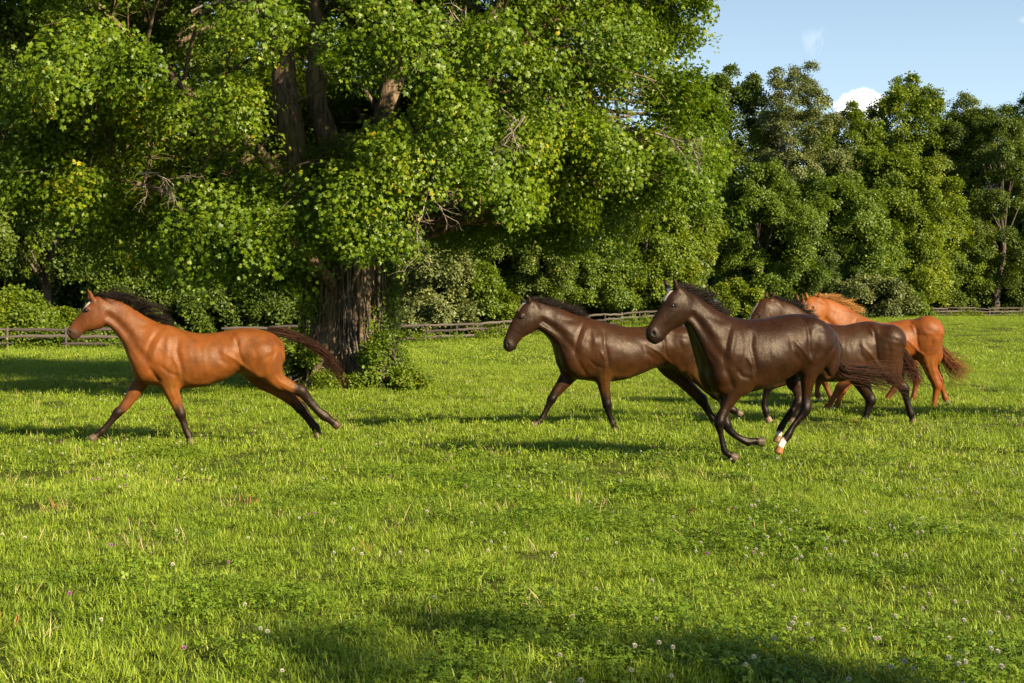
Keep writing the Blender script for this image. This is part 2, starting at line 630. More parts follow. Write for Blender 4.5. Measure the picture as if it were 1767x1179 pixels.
def make_field():
    rng = np.random.default_rng(11)
    near, mid, far, clov = [], [], [], []
    for i in range(5):
        V, F, T = blades(rng, 330, 0.2, 0.018, 0.058, 0.0026, 0.0055, 1.25, 0.5)
        near.append(proto('grass_tuft_near', V, F, GRASS, T))
    for i in range(4):
        V, F, T = blades(rng, 300, 0.36, 0.025, 0.07, 0.0045, 0.009, 1.2, 0.35)
        mid.append(proto('grass_tuft_mid', V, F, GRASS, T))
    for i in range(3):
        V, F, T = blades(rng, 320, 0.9, 0.035, 0.10, 0.012, 0.024, 0.9)
        far.append(proto('grass_tuft_far', V, F, GRASS, T))
    for i in range(3):
        V, F, T = trefoils(rng, 80, 0.2, 0.02, 0.075, 0.017)
        clov.append(proto('clover_patch', V, F, CLOVER, T))

    def field_points(y0, y1, dens, seed, side=2.6):
        r = np.random.default_rng(seed)
        A = 0.5 * 0.72 * 1.15 * (y1 ** 2 - y0 ** 2) + 2 * side * (y1 - y0)
        n = int(A * dens)
        c = side / (0.36 * 1.15)               # strip half width is 0.414 * (y + c)
        y = np.sqrt(r.uniform((y0 + c) ** 2, (y1 + c) ** 2, n)) - c
        x = r.uniform(-1, 1, n) * (0.36 * 1.15 * y + side)
        return x, y, r, n

    def lay(name, protos, y0, y1, dens, seed, s0, s1, tilt=0.12, mask=None, **kw):
        x, y, r, n = field_points(y0, y1, dens, seed)
        big = 0.5 + 0.25 * np.sin(x * 1.7 + 3 * np.sin(y * 0.55)) + 0.25 * np.sin(y * 1.3 + 2.3 * np.sin(x * 0.8 + 1))
        if mask is not None:
            keep = mask(x, y, r, big)
            x, y, big = x[keep], y[keep], big[keep]
            n = len(x)
        P = np.stack([x, y, G(x, y)], 1)
        N = np.stack([r.normal(0, tilt, n), r.normal(0, tilt, n), np.ones(n)], 1)
        rot = normals_to_euler(N, r.uniform(0, 6.28, n))
        med = 0.5 + 0.5 * np.sin(x * 5.1 + 2 * np.sin(y * 3.3)) * np.sin(y * 4.3 + 2 * np.sin(x * 2.9))
        sc = (s0 + (s1 - s0) * (0.25 * big + 0.45 * med + 0.3 * r.random(n)))
        me = point_mesh(name, P, rot, sc, r.integers(0, len(protos), n))
        return scatter(name, me, protos, **kw)

    lay('grass', near, 4.6, 13, 28, 1, 0.75, 1.4, kind='stuff', label='short pasture grass in the foreground', cat='grass')
    lay('grass', mid, 12.3, 42, 9, 2, 0.75, 1.4, kind='stuff', label='short pasture grass round the horses', cat='grass')
    lay('grass', far, 40, 150, 1.0, 3, 0.7, 1.3, kind='stuff', label='pasture grass running back to the fence', cat='grass')
    cm = lambda x, y, r, b: (r.random(len(x)) < ss(np.sin(x * 0.9 + 1.0 + np.sin(y * 1.1)) + 0.5 * np.sin(y * 1.9 + x) + 0.6 * np.sin(x * 4.1 + y * 2.7) + 0.7 * ss(8.0 - y, 0, 1.5) + 0.35 * ss(x, -1, 2), 0.35, 1.1) * 0.6 + 0.05)
    lay('clover', clov, 4.6, 16, 18, 4, 0.8, 1.25, 0.1, cm, kind='stuff', label='low clover leaves growing among the grass', cat='clover')
    # tall tussocks and seed straws here and there
    tus = []
    for i in range(3):
        V, F, T = blades(rng, 60, 0.05, 0.12, 0.24, 0.003, 0.006, 0.5)
        tus.append(proto('tussock', V, F, GRASS, T))
    tm = lambda x, y, r, b: r.random(len(x)) < 0.35 + 0.65 * (b > 0.7)
    lay('tall_grass', tus, 4.8, 40, 0.5, 5, 0.35, 0.9, 0.15, tm, kind='stuff', label='taller grass tussocks dotted over the pasture', cat='grass')
    st = []
    for i in range(3):
        V, F, T = blades(rng, 16, 0.1, 0.05, 0.15, 0.0025, 0.005, 1.3)
        st.append(proto('straw', V, F, STRAW, T))
    def sm(x, y, r, b):
        m = r.random(len(x)) < 0.10
        for cx, cy, rx, ry in ((-3.9, 11.5, .5, .35), (-4.1, 12.8, .8, .6), (-1.9, 11.2, .5, .3), (6.3, 19.5, 1.3, .8), (-4.5, 11, .8, .4), (-0.5, 16.2, .8, .8), (1.5, 13.5, .8, .4), (-2.5, 9.6, .7, .4), (0.6, 27, 1.5, 2), (-1.2, 10.6, .6, .4)):
            m |= (((x - cx) / rx) ** 2 + ((y - cy) / ry) ** 2 < 1) & (r.random(len(x)) < 0.75)
        return m
    lay('dry_straw', st, 4.8, 40, 7, 6, 0.7, 1.3, 0.2, sm, kind='stuff', label='dead yellow straw lying in the grass', cat='straw')
    rw = []
    V, F, T = blades(rng, 30, 0.08, 0.04, 0.10, 0.004, 0.009, 0.9)
    rw.append(proto('rusty_weed', V, F, RUSTWEED, T))
    rm = lambda x, y, r, b: (r.random(len(x)) < 0.08) | ((((x - 2.5) / .25) ** 2 + ((y - 10.4) / .3) ** 2 < 1)) | ((((x + 1.6) / .8) ** 2 + ((y - 12.2) / .8) ** 2 < 1) & (r.random(len(x)) < 0.6))
    lay('brown_weeds', rw, 5.2, 24, 1.5, 7, 0.6, 1.1, 0.2, rm, kind='stuff', label='withered rusty weeds in the pasture', cat='weeds')
    # clover heads
    wh, pu = [], []
    for i in range(3):
        V, F, nf = flower_head(rng, 0.0105, 0.095 + 0.014 * i)
        o = proto('white_head', V, F, WHITE)
        o.data.materials.append(STALK)
        o.data.polygons.foreach_set('material_index', [0] * nf + [1] * (len(F) - nf))
        wh.append(o)
        V, F, nf = flower_head(rng, 0.0100, 0.10 + 0.014 * i)
        o = proto('purple_head', V, F, PURPLE)
        o.data.materials.append(STALK)
        o.data.polygons.foreach_set('material_index', [0] * nf + [1] * (len(F) - nf))
        pu.append(o)
    wm = lambda x, y, r, b: r.random(len(x)) < (0.08 + 0.45 * ss(x / y, -0.12, 0.28) * ss(y, 18, 6.5) + 0.65 * ss(7.6 - y, 0, 1) * ss(x / y, -.3, 0.1)) * (0.35 + 0.9 * (b > 0.52))
    lay('white_clover_flowers', wh, 5.0, 34, 16, 8, 0.75, 1.25, 0.2, wm, kind='stuff', label='small white clover flower heads scattered in the grass', cat='flowers')
    pm = lambda x, y, r, b: r.random(len(x)) < 0.15 + 0.5 * (b > 0.75)
    lay('purple_clover_flowers', pu, 5.0, 24, 1.8, 9, 0.75, 1.2, 0.2, pm, kind='stuff', label='few purple clover flower heads in the grass', cat='flowers')


make_field()
# ------------------------------------------------------------------ foliage patterns
LEAFM = {
 'maple': mat_leaf('maple_leaf', (0.039, 0.081, 0.005), (0.103, 0.169, 0.008), (0.189, 0.254, 0.012), (0.494, 0.364, 0.018), 0.38, 0.42, 0.5, 0.28),
 'mapley': mat_leaf('maple_leaf_yellowing', (0.098, 0.138, 0.009), (0.210, 0.230, 0.013), (0.365, 0.310, 0.018), (0.589, 0.345, 0.027), 0.42, 0.42, 0.5, 0.4),
 'green': mat_leaf('mid_green_leaf', (0.039, 0.076, 0.005), (0.086, 0.136, 0.008), (0.150, 0.205, 0.011), (0.282, 0.273, 0.015), 0.32, 0.5, 0.12, 0.3),
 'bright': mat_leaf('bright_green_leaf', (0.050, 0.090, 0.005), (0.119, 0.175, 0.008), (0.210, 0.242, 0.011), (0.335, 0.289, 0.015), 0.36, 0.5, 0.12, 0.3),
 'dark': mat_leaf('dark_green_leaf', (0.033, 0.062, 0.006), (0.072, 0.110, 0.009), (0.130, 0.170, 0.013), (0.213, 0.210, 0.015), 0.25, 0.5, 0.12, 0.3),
 'silver': mat_leaf('grey_green_leaf', (0.046, 0.065, 0.014), (0.115, 0.140, 0.035), (0.230, 0.245, 0.070), (0.368, 0.360, 0.112), 0.25, 0.5, 0.3, 0.35),
 'olive': mat_leaf('olive_leaf', (0.048, 0.076, 0.010), (0.104, 0.142, 0.015), (0.160, 0.199, 0.022), (0.224, 0.228, 0.030), 0.3, 0.5, 0.12, 0.3),
}
BARK_MAPLE = mat_bark('shaggy_maple_bark', (0.040, 0.027, 0.017), (0.26, 0.185, 0.115), 0.35)
BARK = mat_bark('woodland_bark', (0.05, 0.04, 0.03), (0.17, 0.14, 0.11))
BARK_DEAD = mat_bark('bleached_dead_wood', (0.18, 0.14, 0.10), (0.42, 0.35, 0.27))


def simple_leaf(c, d, n, L, W):
    s = np.cross(n, d)
    s /= np.linalg.norm(s) + 1e-9
    return [c, c + d * L * 0.5 + s * W * 0.5 - n * L * 0.05, c + d * L - n * L * 0.12, c + d * L * 0.5 - s * W * 0.5 - n * L * 0.05], [(0, 1, 2, 3)]


def maple_leaf(c, d, n, L, W):
    s = np.cross(n, d)
    s /= np.linalg.norm(s) + 1e-9
    V = [c + d * L * 0.32]
    F = []
    tips = [(-2.2, 0.44), (-1.05, 0.60), (0.0, 0.68), (1.05, 0.60), (2.2, 0.44)]
    ring = []
    for i, (a, r) in enumerate(tips):
        a0 = a - 0.5
        ring.append((a0, 0.40))
        ring.append((a, r))
    ring.append((2.7, 0.2))
    for a, r in ring:
        V.append(V[0] + (d * math.cos(a) + s * math.sin(a)) * L * r - n * L * 0.12 * (r > 0.4))
    for i in range(5):
        F.append((0, 1 + 2 * i, 2 + 2 * i, 3 + 2 * i))
    return V, F


def spray(name, seed, n, R, L, mat, leaf=simple_leaf, flat=0.28, droop=0.25, wid=0.75, twig=True):
    rng = np.random.default_rng(seed)
    V, F, T = [], [], []
    for i in range(n):
        a = rng.uniform(0, 6.283)
        r = R * math.sqrt(rng.random())
        c = np.array([r * math.cos(a), r * math.sin(a), rng.normal(0, R * flat * 0.5) - droop * r * r / R])
        nn = np.array([rng.normal(0, 0.45), rng.normal(0, 0.45), 1.0])
        nn /= np.linalg.norm(nn)
        d = np.array([math.cos(a), math.sin(a), -0.35]) + rng.normal(0, 0.5, 3)
        d -= nn * (d @ nn)
        d /= np.linalg.norm(d)
        k = rng.uniform(0.7, 1.2)
        v, f = leaf(c, d, nn, L * k, L * k * wid)
        b = len(V)
        V += v
        F += [tuple(x + b for x in q) for q in f]
        T += [rng.random()] * len(v)
    return proto(name, np.array(V), F, mat, T)


P_MAPLE = [spray('maple_spray', 100 + i, 32, 0.36, 0.078, LEAFM['maple'], maple_leaf, 0.5, 0.5, 1.0) for i in range(4)] + \
          [spray('maple_spray', 110 + i, 32, 0.36, 0.078, LEAFM['mapley'], maple_leaf, 0.5, 0.5, 1.0) for i in range(2)]
P_FAR = {k: [spray(k + '_spray', 120 + i, 30, 0.55, 0.19, LEAFM[k], simple_leaf, 0.45, 0.3, 0.8) for i in range(4)] for k in ('green', 'bright', 'dark', 'silver', 'olive')}
P_FINE = {k: [spray(k + '_fine_spray', 140 + i, 34, 0.34, 0.075, LEAFM[k], simple_leaf, 0.6, 0.3, 0.7) for i in range(3)] for k in ('green', 'bright', 'dark', 'silver', 'olive')}


def clump_points(rng, C, RC, out, per, up=0.45, flat=0.75, jitter=0.35, wild=0.09, stretch=0.25, gap=0.0, gthr=-0.55):
    """Points on the upper and outer shell of every clump. C (n,3), RC (n,), OUT (n,3)."""
    n = len(C)
    idx = np.repeat(np.arange(n), per)
    D = rng.normal(0, 1, (len(idx), 3))
    D /= np.linalg.norm(D, axis=1)[:, None]
    o = out[idx]
    low = (D * o).sum(1) < -0.35
    D[low] *= -1
    low = D[:, 2] < -0.55
    D[low, 2] *= -1
    r = RC[idx] * (0.55 + 0.5 * rng.random(len(idx)) ** 0.5)
    do = (D * o).sum(1)
    P = C[idx] + D * r[:, None] * np.array([1, 1, flat]) + o * (do * r * stretch)[:, None]
    RCi = RC[idx]
    P[:, 2] -= stretch * 0.8 * np.maximum(do, 0) ** 2 * r
    w = rng.random(len(idx)) < wild
    P[w] += (o[w] * 0.6 + D[w] * 0.4 + [0, 0, 0.15]) * RC[idx][w][:, None] * rng.uniform(0.2, 0.9, (w.sum(), 1))
    N = D * 0.8 + o * 0.25 + np.array([0, 0, up]) + rng.normal(0, jitter, D.shape)
    if gap:
        # leafless pockets between the sprays, through which the dark inside shows
        k = 2 * math.pi / gap
        g = np.sin(P[:, 0] * k + 1.7 * np.sin(P[:, 2] * k * 0.6)) + np.sin(P[:, 1] * k * 0.9 + 1.3 * np.sin(P[:, 0] * k * 0.7)) + np.sin(P[:, 2] * k * 1.15 + 1.5 * np.sin(P[:, 1] * k * 0.5))
        kp = g > gthr + 0.35 * rng.normal(size=len(g))
        P, N = P[kp], N[kp]
    return P, N


def crown_profile(kind, t):
    t = np.clip(t, 0, 1)
    if kind == 'oval':
        return np.sin(np.pi * (0.10 + 0.88 * t) ** 0.85) ** 0.55
    if kind == 'broad':
        return np.clip(1 - np.abs(2 * t - 0.75) ** 2.6 / (1.25 ** 2.6), 0.05, 1) ** 0.6
    if kind == 'column':
        return np.clip(np.sin(np.pi * np.clip(t * 0.92 + 0.08, 0, 1)), 0.03, 1) ** 0.35
    return np.clip(1 - (t - 0.2) ** 2 / 0.7, 0.05, 1)


def crown_mesh(name, seed, H, R, zb, kind, ncl, per, sc, nproto, rcf=(0.09, 0.20), wild=0.09):
    rng = np.random.default_rng(seed)
    t = rng.random(ncl) ** 0.9
    th = rng.uniform(0, 6.283, ncl)
    f = 0.35 + 0.65 * rng.random(ncl) ** 0.5
    f = f * rng.uniform(0.85, 1.15, ncl)
    t = np.clip(t * rng.uniform(0.88, 1.0, ncl), 0, 1)
    lob = 1 + 0.16 * np.sin(3 * th + 5 * t + seed) + 0.10 * np.sin(5 * th - 8 * t + 2 * seed)
    pr = crown_profile(kind, t) * R * lob
    RC = R * rng.uniform(rcf[0], rcf[1], ncl) * (0.65 + 0.35 * crown_profile(kind, t))
    rad = np.maximum(pr * f - RC * 0.35, 0)
    C = np.stack([np.cos(th) * rad, np.sin(th) * rad, zb + (H - zb - RC * 0.5) * t], 1)
    out = C - np.array([0, 0, zb + 0.4 * (H - zb)])
    out /= np.linalg.norm(out, axis=1)[:, None] + 1e-6
    P, N = clump_points(rng, C, RC, out, int(per * 1.35), wild=wild, gap=max(R * 0.42, 0.5), gthr=-0.95)
    rot = normals_to_euler(N, rng.uniform(0, 6.28, len(P)))
    s = sc * rng.uniform(0.7, 1.3, len(P))
    return point_mesh(name, P, rot, s, rng.integers(0, nproto, len(P))), C


def tree_skeleton(name, seed, H, r0, C, zb, lean=0.0):
    """Trunk with limbs to some of the clumps."""
    rng = np.random.default_rng(seed)
    acc = Acc()
    n = 9
    z = np.linspace(-0.4, H * 0.86, n)
    wob = np.cumsum(rng.normal(0, 0.012 * H, (n, 2)), 0)
    wob[0] = 0
    path = np.stack([wob[:, 0] + lean * z, wob[:, 1], z], 1)
    rad = r0 * np.linspace(1.0, 0.14, n)
    rad[0] *= 1.5
    acc.tube(path, rad, 8)
    for c in C[rng.permutation(len(C))[:26]]:
        if c[2] < zb * 0.6:
            continue
        z0 = c[2] * rng.uniform(0.45, 0.75)
        k = np.interp(z0, z, np.arange(n))
        a = np.array([np.interp(z0, z, path[:, 0]), np.interp(z0, z, path[:, 1]), z0])
        rr = np.interp(z0, z, rad) * 0.45
        m1 = a * 0.6 + c * 0.4 + [0, 0, 0.06 * H * rng.random()]
        m2 = a * 0.25 + c * 0.75 + [0, 0, 0.04 * H * rng.random()]
        acc.tube([a, m1, m2, c], [rr, rr * 0.7, rr * 0.42, rr * 0.15], 5)
    return acc.mesh(name)


_CROWNS = {}


def forest_tree(px, top, width, D, kind, leaf, label, group, seed, zb=1.5, shape=None, ncl=190, per=21, sc=None, name='deciduous_tree', fine=False, r0=None, wild=0.09):
    x = (px - CX) / FPX * D
    s = FPX / D
    g = gz(x, D)
    H = (HORIZON - top) / s + EYE - g
    R = width / 2 / s
    key = (kind, shape)
    rng = np.random.default_rng(seed)
    t = empty(name, (x, D, g), label=label, cat='shrub' if name.endswith('shrub') else 'tree', group=group)
    pl = (P_FINE if fine else P_FAR)[leaf]
    me, C = crown_mesh('crown', seed, H, R, zb, kind, ncl, per, sc or np.clip(R / 5.2, 0.7, 1.5), len(pl), wild=wild)
    link('trunk', tree_skeleton('trunk', seed, H, r0 or H * 0.017, C, zb), BARK, t)
    scatter('crown', me, pl, t, kind='stuff')
    return t


# ------------------------------------------------------------------ the great maple
MX, MY = -3.35, 29.6


def mp(px, py, dy=0.0):
    """A point of the maple, read at the distance of its trunk plus DY."""
    r = ray(px, py)
    t = (MY + dy) / r.y
    return np.array([r.x * t, MY + dy, EYE + r.z * t])


def build_maple():
    rng = np.random.default_rng(77)
    gzm = gz(MX, MY)
    root = empty('maple_tree', (MX, MY, gzm), label='huge old maple with a thick shaggy trunk and spreading leafy crown, left of centre', cat='tree')
    O = np.array([MX, MY, gzm])
    # trunk: fluted, flared, bark in vertical strips
    n, k = 46, 72
    zz = np.linspace(-0.3, 5.2, n)
    V = []
    for i, z in enumerate(zz):
        t = z / 5.2
        r = 0.66 + 0.44 * math.exp(-max(z, 0) / 0.7) - 0.08 * t
        r *= 1.0 if z < 3.2 else 1.0 - 0.22 * (z - 3.2) / 2
        cx = -0.05 + 0.10 * t
        for j in range(k):
            a = 2 * math.pi * j / k
            fl = 1 + 0.10 * math.sin(5 * a + 0.7 + 0.3 * z) + 0.07 * math.sin(9 * a + 1.9 - 0.5 * z) + (0.10 * math.exp(-z / 0.6)) * math.sin(7 * a + 2)
            fl += 0.035 * math.sin(31 * a + 2.0 * math.sin(z * 2.1)) + 0.03 * rng.normal() * (0.7 + 0.3 * math.sin(14 * a))
            V.append([cx + r * fl * math.cos(a) * 1.1, r * fl * math.sin(a), z])
    i, j = np.meshgrid(np.arange(n - 1), np.arange(k), indexing='ij')
    F = np.stack([(i * k + j).ravel(), (i * k + (j + 1) % k).ravel(), ((i + 1) * k + (j + 1) % k).ravel(), ((i + 1) * k + j).ravel()], 1)
    link('trunk', mesh_faces('trunk', V, F), BARK_MAPLE, root)
    # loose bark strips
    acc = Acc()
    for q in range(190):
        a = rng.uniform(0, 6.283)
        z0 = rng.uniform(0.0, 3.6)
        L = rng.uniform(0.3, 1.1)
        m = 5
        pth = []
        for u in np.linspace(0, 1, m):
            z = z0 + L * u
            r = (0.66 + 0.44 * math.exp(-z / 0.7)) * (1 + 0.10 * math.sin(5 * a + 0.7 + 0.3 * z) + 0.07 * math.sin(9 * a + 1.9 - 0.5 * z)) + 0.015 + 0.05 * (1 - u) * rng.random()
            pth.append([-0.05 + r * math.cos(a + 0.05 * u) * 1.1, r * math.sin(a + 0.05 * u), z])
        w = rng.uniform(0.015, 0.04)
        acc.tube(pth, w * np.array([0.6, 1, 1, 0.9, 0.4]), 4)
    link('bark_strips', acc.mesh('bark_strips', False), BARK_MAPLE, root, kind='stuff')
    # leaders, traced from the photograph and given depth
    L = []
    def leader(pts, r0, r1):
        P = np.array([mp(x, y, d) - O for x, y, d in pts])
        P = catmull(P, 4)
        rr = np.linspace(r0, r1, len(P))
        L.append((P, rr))
    leader([(598, 520, 0), (556, 420, -0.1), (524, 320, 0.0), (497, 205, -0.35), (486, 90, -0.2), (465, 0, -0.4), (455, -200, -.5), (450, -500, -.5)], 0.44, 0.09)
    leader([(612, 510, .2), (586, 380, .3), (573, 270, .3), (545, 160, .1), (549, 60, .3), (528, -40, .2), (505, -220, .4), (490, -520, .5)], 0.30, 0.08)
    leader([(620, 500, .3), (650, 420, .8), (700, 320, 1.0), (745, 250, 1.0), (800, 120, .8), (860, 20, .8), (930, -180, 1), (960, -400, 1)], 0.36, 0.10)
    leader([(610, 500, .4), (640, 330, 1.6), (670, 180, 2.2), (700, 0, 2.6), (720, -300, 3), (720, -560, 3)], 0.38, 0.10)
    leader([(590, 520, .3), (540, 440, 1.5), (420, 330, 2.5), (330, 200, 3.2), (240, 0, 3.5), (180, -200, 3.6)], 0.34, 0.09)
    leader([(595, 520, -.2), (520, 430, -1.6), (400, 380, -3), (280, 330, -3.6), (160, 300, -3.8)], 0.13, 0.03)
    leader([(605, 500, 0), (700, 280, -1.4), (820, 160, -2.4), (940, 40, -3), (1060, -60, -3)], 0.2, 0.04)
    leader([(600, 500, 0), (480, 300, -1.4), (350, 180, -2.4), (220, 60, -3), (120, -40, -3)], 0.17, 0.04)
    for P, rr in L:
        acc = Acc()
        acc.tube(P, rr * (1 + 0.06 * np.sin(np.arange(len(P)) * 2.1)), 14)
        link('limb', acc.mesh('limb'), BARK_MAPLE, root)
    LP = np.concatenate([P[3:] for P, _ in L])
    LR = np.concatenate([r[3:] for _, r in L])
    # clumps of foliage
    R = 7.9
    C, RC = [], []
    tries = 0
    sx, sy = 0.778, -0.628
    while len(C) < 640 and tries < 90000:
        tries += 1
        z = 2.6 + 14.5 * rng.random() ** 1.5
        th = rng.uniform(0, 6.283)
        t = (z - 2.6) / 14.5
        prof = np.interp(t, [0, 0.08, 0.25, 0.5, 0.75, 1.0], [0.80, 0.97, 1.0, 0.95, 0.72, 0.2])
        lob = 1 + 0.07 * math.sin(3 * th + 4 * t) + 0.06 * math.sin(7 * th - 9 * t)
        f = 0.42 + 0.58 * rng.random() ** 0.45
        core = len(C) >= 520
        rc = rng.uniform(0.42, 0.95) if not core else rng.uniform(0.9, 1.4)
        rr = (R * prof * lob) * f - rc * 0.55
        p = np.array([MX + rr * math.cos(th) * 1.0 + 0.05, MY + rr * math.sin(th) * 0.86, gzm + z])
        s = FPX / p[1]
        u, v = CX + p[0] * s, HORIZON - (p[2] - EYE) * s
        al = (p[0] - MX) * sx + (p[1] - MY) * sy
        pe = abs((p[0] - MX) * sy - (p[1] - MY) * sx)
        if al > 0 and pe < 1.0 + rc * 0.8 and z < 0.9 + 0.49 * al + rc * 0.7:
            continue          # low sun reaches the trunk under the crown
        front = p[1] < MY + 0.6
        if core and p[1] < MY + 1.5:
            continue
        if front and 425 < u < 640 and v < 215 and rng.random() < 0.42:
            continue
        if front and 455 < u < 600 and 215 <= v < 330 and rng.random() < 0.8:
            continue
        # the skirt of the crown: how low leaves hang along its width
        lowest = np.interp(u, [0, 120, 260, 420, 520, 600, 690, 760, 900, 1000, 1120, 1230], [395, 400, 455, 480, 500, 425, 445, 415, 430, 410, 390, 350])
        if v + rc * s * 0.5 > lowest:
            continue
        if u + rc * s * 0.9 > np.interp(v, [-200, 0, 60, 120, 160, 200, 260, 330, 400, 450], [1260, 1268, 1262, 1225, 1252, 1250, 1225, 1238, 1200, 1120]) and v > -300:
            continue
        C.append(p)
        RC.append(rc)
    C, RC = np.array(C), np.array(RC)
    out = C - np.array([MX, MY, gzm + 6.5])
    out /= np.linalg.norm(out, axis=1)[:, None]
    P, N = clump_points(rng, C, RC, out, 78, up=0.35, flat=0.7, jitter=0.4, wild=0.12, stretch=0.35, gap=1.35, gthr=-0.3)
    # drooping tassels under the outer clumps
    keep = rng.random(len(P)) < 0.97
    P, N = P[keep], N[keep]
    rot = normals_to_euler(N, rng.uniform(0, 6.28, len(P)))
    yl = rng.random(len(P)) < 0.006 + 0.08 * ((np.sin(P[:, 0] * 1.3 + 2) * np.sin(P[:, 2] * 1.1)) > 0.72)
    idx = np.where(yl, rng.integers(4, 6, len(P)), rng.integers(0, 4, len(P)))
    me = point_mesh('crown', P - O, rot, rng.uniform(0.75, 1.25, len(P)), idx)
    scatter('crown', me, P_MAPLE, root, kind='stuff')
    # boughs to the clumps
    acc = Acc()
    for c, rc in zip(C, RC):
        q = c - O
        cand = LP[:, 2] < q[2] + 0.5
        d = np.linalg.norm(LP - q, axis=1) + np.where(cand, 0, 5) + 0.6 * np.maximum(0, 1.5 - (q[2] - LP[:, 2]))
        j = int(np.argmin(d))
        a = LP[j]
        ln = np.linalg.norm(q - a)
        r0 = min(LR[j] * 0.5, 0.018 + 0.018 * ln)
        sag = rng.normal(0, 0.08, 3) * ln
        m1 = a * 0.66 + q * 0.34 + [0, 0, 0.10 * ln] + sag * 0.6
        m2 = a * 0.3 + q * 0.7 + [0, 0, 0.08 * ln] - sag * 0.4
        pth = catmull([a, m1, m2, q], 3)
        acc.tube(pth, np.linspace(r0, 0.008, len(pth)), 5)
        for w in range(4):      # twigs
            b = pth[rng.integers(4, len(pth))]
            e = q + rng.normal(0, 0.5, 3) * rc
            acc.tube([b, 0.5 * (b + e) + rng.normal(0, 0.08, 3), e], [0.012, 0.009, 0.004], 3)
    link('boughs', acc.mesh('boughs'), BARK_MAPLE, root, kind='stuff')
    # bare dead branches hanging below the crown
    def dead(px, py, dy, d0, ln, r, seed):
        rr = np.random.default_rng(seed)
        a = mp(px, py, dy) - O
        acc = Acc()
        def rec(p, d, l, rad, dep):
            m = 5
            pts = [p]
            dd = d.copy()
            for i in range(m):
                dd = dd + rr.normal(0, 0.22, 3) + np.array([0, 0, -0.06])
                dd /= np.linalg.norm(dd)
                pts.append(pts[-1] + dd * l / m)
            acc.tube(pts, np.linspace(rad, rad * 0.45, m + 1), 5 if dep == 0 else 3)
            if dep < 3:
                for i in range(5 if dep < 2 else 3):
                    j = rr.integers(1, m + 1)
                    e = dd + rr.normal(0, 0.75, 3)
                    e /= np.linalg.norm(e)
                    rec(pts[j], e, l * rr.uniform(0.4, 0.65), rad * 0.5, dep + 1)
        d0 = np.array(d0, float)
        rec(a, d0 / np.linalg.norm(d0), ln, r, 0)
        link('dead_branch', acc.mesh('dead_branch'), BARK_DEAD, root)
    dead(300, 385, -4.9, (0.9, -0.1, 0.1), 0.95, 0.022, 1)
    dead(345, 392, -4.9, (0.5, -0.1, -0.8), 0.75, 0.018, 2)
    dead(240, 300, -5.6, (0.9, 0, 0.05), 0.9, 0.02, 3)
    dead(760, 270, -5.6, (-0.15, 0, -1), 1.1, 0.024, 4)
    dead(860, 30, -5.8, (-1, 0, -0.35), 1.6, 0.045, 5)
    dead(905, 200, -6.4, (-0.8, -0.1, -0.3), 0.8, 0.03, 6)
    dead(330, 20, -5.8, (0.6, 0, 0.4), 1.0, 0.022, 7)
    dead(1130, 230, -4.5, (0.8, 0, 0.1), 0.8, 0.02, 8)
    return root


build_maple()

# vines and leafy weeds on and round the trunk
def trunk_cover():
    rng = np.random.default_rng(5)
    g = gz(MX, MY)
    n = 1300
    a = rng.uniform(-3.3, 0.4, n)
    z = rng.uniform(0.2, 5.0, n)
    m = (np.sin(a * 2.0 + 0.5) * 0.5 + 0.5 * np.sin(z * 2.2 + a)) + 0.5 * (z > 2.6) + 0.55 * (a > -0.75) - 0.75 * ((a < -1.15) & (a > -2.8) & (z < 2.4)) > 0.0
    a, z = a[m], z[m]
    r = (0.66 + 0.44 * np.exp(-z / 0.7)) * 1.08 + rng.uniform(0.0, 0.22, len(a))
    P = np.stack([MX - 0.05 + r * np.cos(a) * 1.12, MY + r * np.sin(a), g + z], 1)
    N = np.stack([np.cos(a), np.sin(a), 0.5 + 0 * a], 1) + rng.normal(0, 0.35, (len(a), 3))
    o = empty('ivy_vine', (MX, MY, g), label='leafy vines climbing the shaggy trunk of the big maple', cat='vine')
    me = point_mesh('leaves', P - np.array([MX, MY, g]), normals_to_euler(N, rng.uniform(0, 6.28, len(a))), rng.uniform(0.35, 0.7, len(a)), rng.integers(0, 4, len(a)))
    scatter('leaves', me, P_MAPLE[:4], o, kind='stuff')
    acc = Acc()
    for q in range(26):
        a0 = rng.uniform(-3.0, 0.3)
        pth = []
        for z in np.linspace(0, rng.uniform(2.5, 4.6), 12):
            a0 += rng.normal(0, 0.05)
            r = (0.66 + 0.44 * math.exp(-z / 0.7)) * 1.08 + 0.05 + 0.05 * rng.random()
            pth.append([-0.05 + r * math.cos(a0) * 1.12, r * math.sin(a0), z])
        acc.tube(pth, np.full(12, rng.uniform(0.008, 0.022)), 5)
    link('stems', acc.mesh('stems'), BARK, o, kind='stuff')


trunk_cover()


def shrub(px, base_d, top, width, leaf, label, seed, fine=False, ncl=26, per=40, sc=None, group=None, zb=0.1, kind='broad'):
    sc = sc * 0.62
    return forest_tree(px, top, width, base_d, kind, leaf, label, group, seed, zb=zb, ncl=ncl, per=per, sc=sc, name='shrub', fine=fine, r0=0.05, wild=0.3)


# weeds at the foot of the trunk
shrub(698, 28.2, 645, 62, 'bright', 'leafy weeds right of the foot of the big maple trunk', 301, ncl=14, per=14, sc=0.5)
shrub(655, 28.0, 585, 70, 'green', 'tall leafy weeds against the right side of the maple trunk', 302, ncl=14, per=14, sc=0.5)
shrub(505, 28.6, 600, 90, 'green', 'leafy weeds left of the foot of the big maple trunk', 303, ncl=16, per=16, sc=0.5)
shrub(592, 27.9, 640, 150, 'bright', 'low weeds growing along the front of the maple trunk', 304, ncl=12, per=14, sc=0.4)

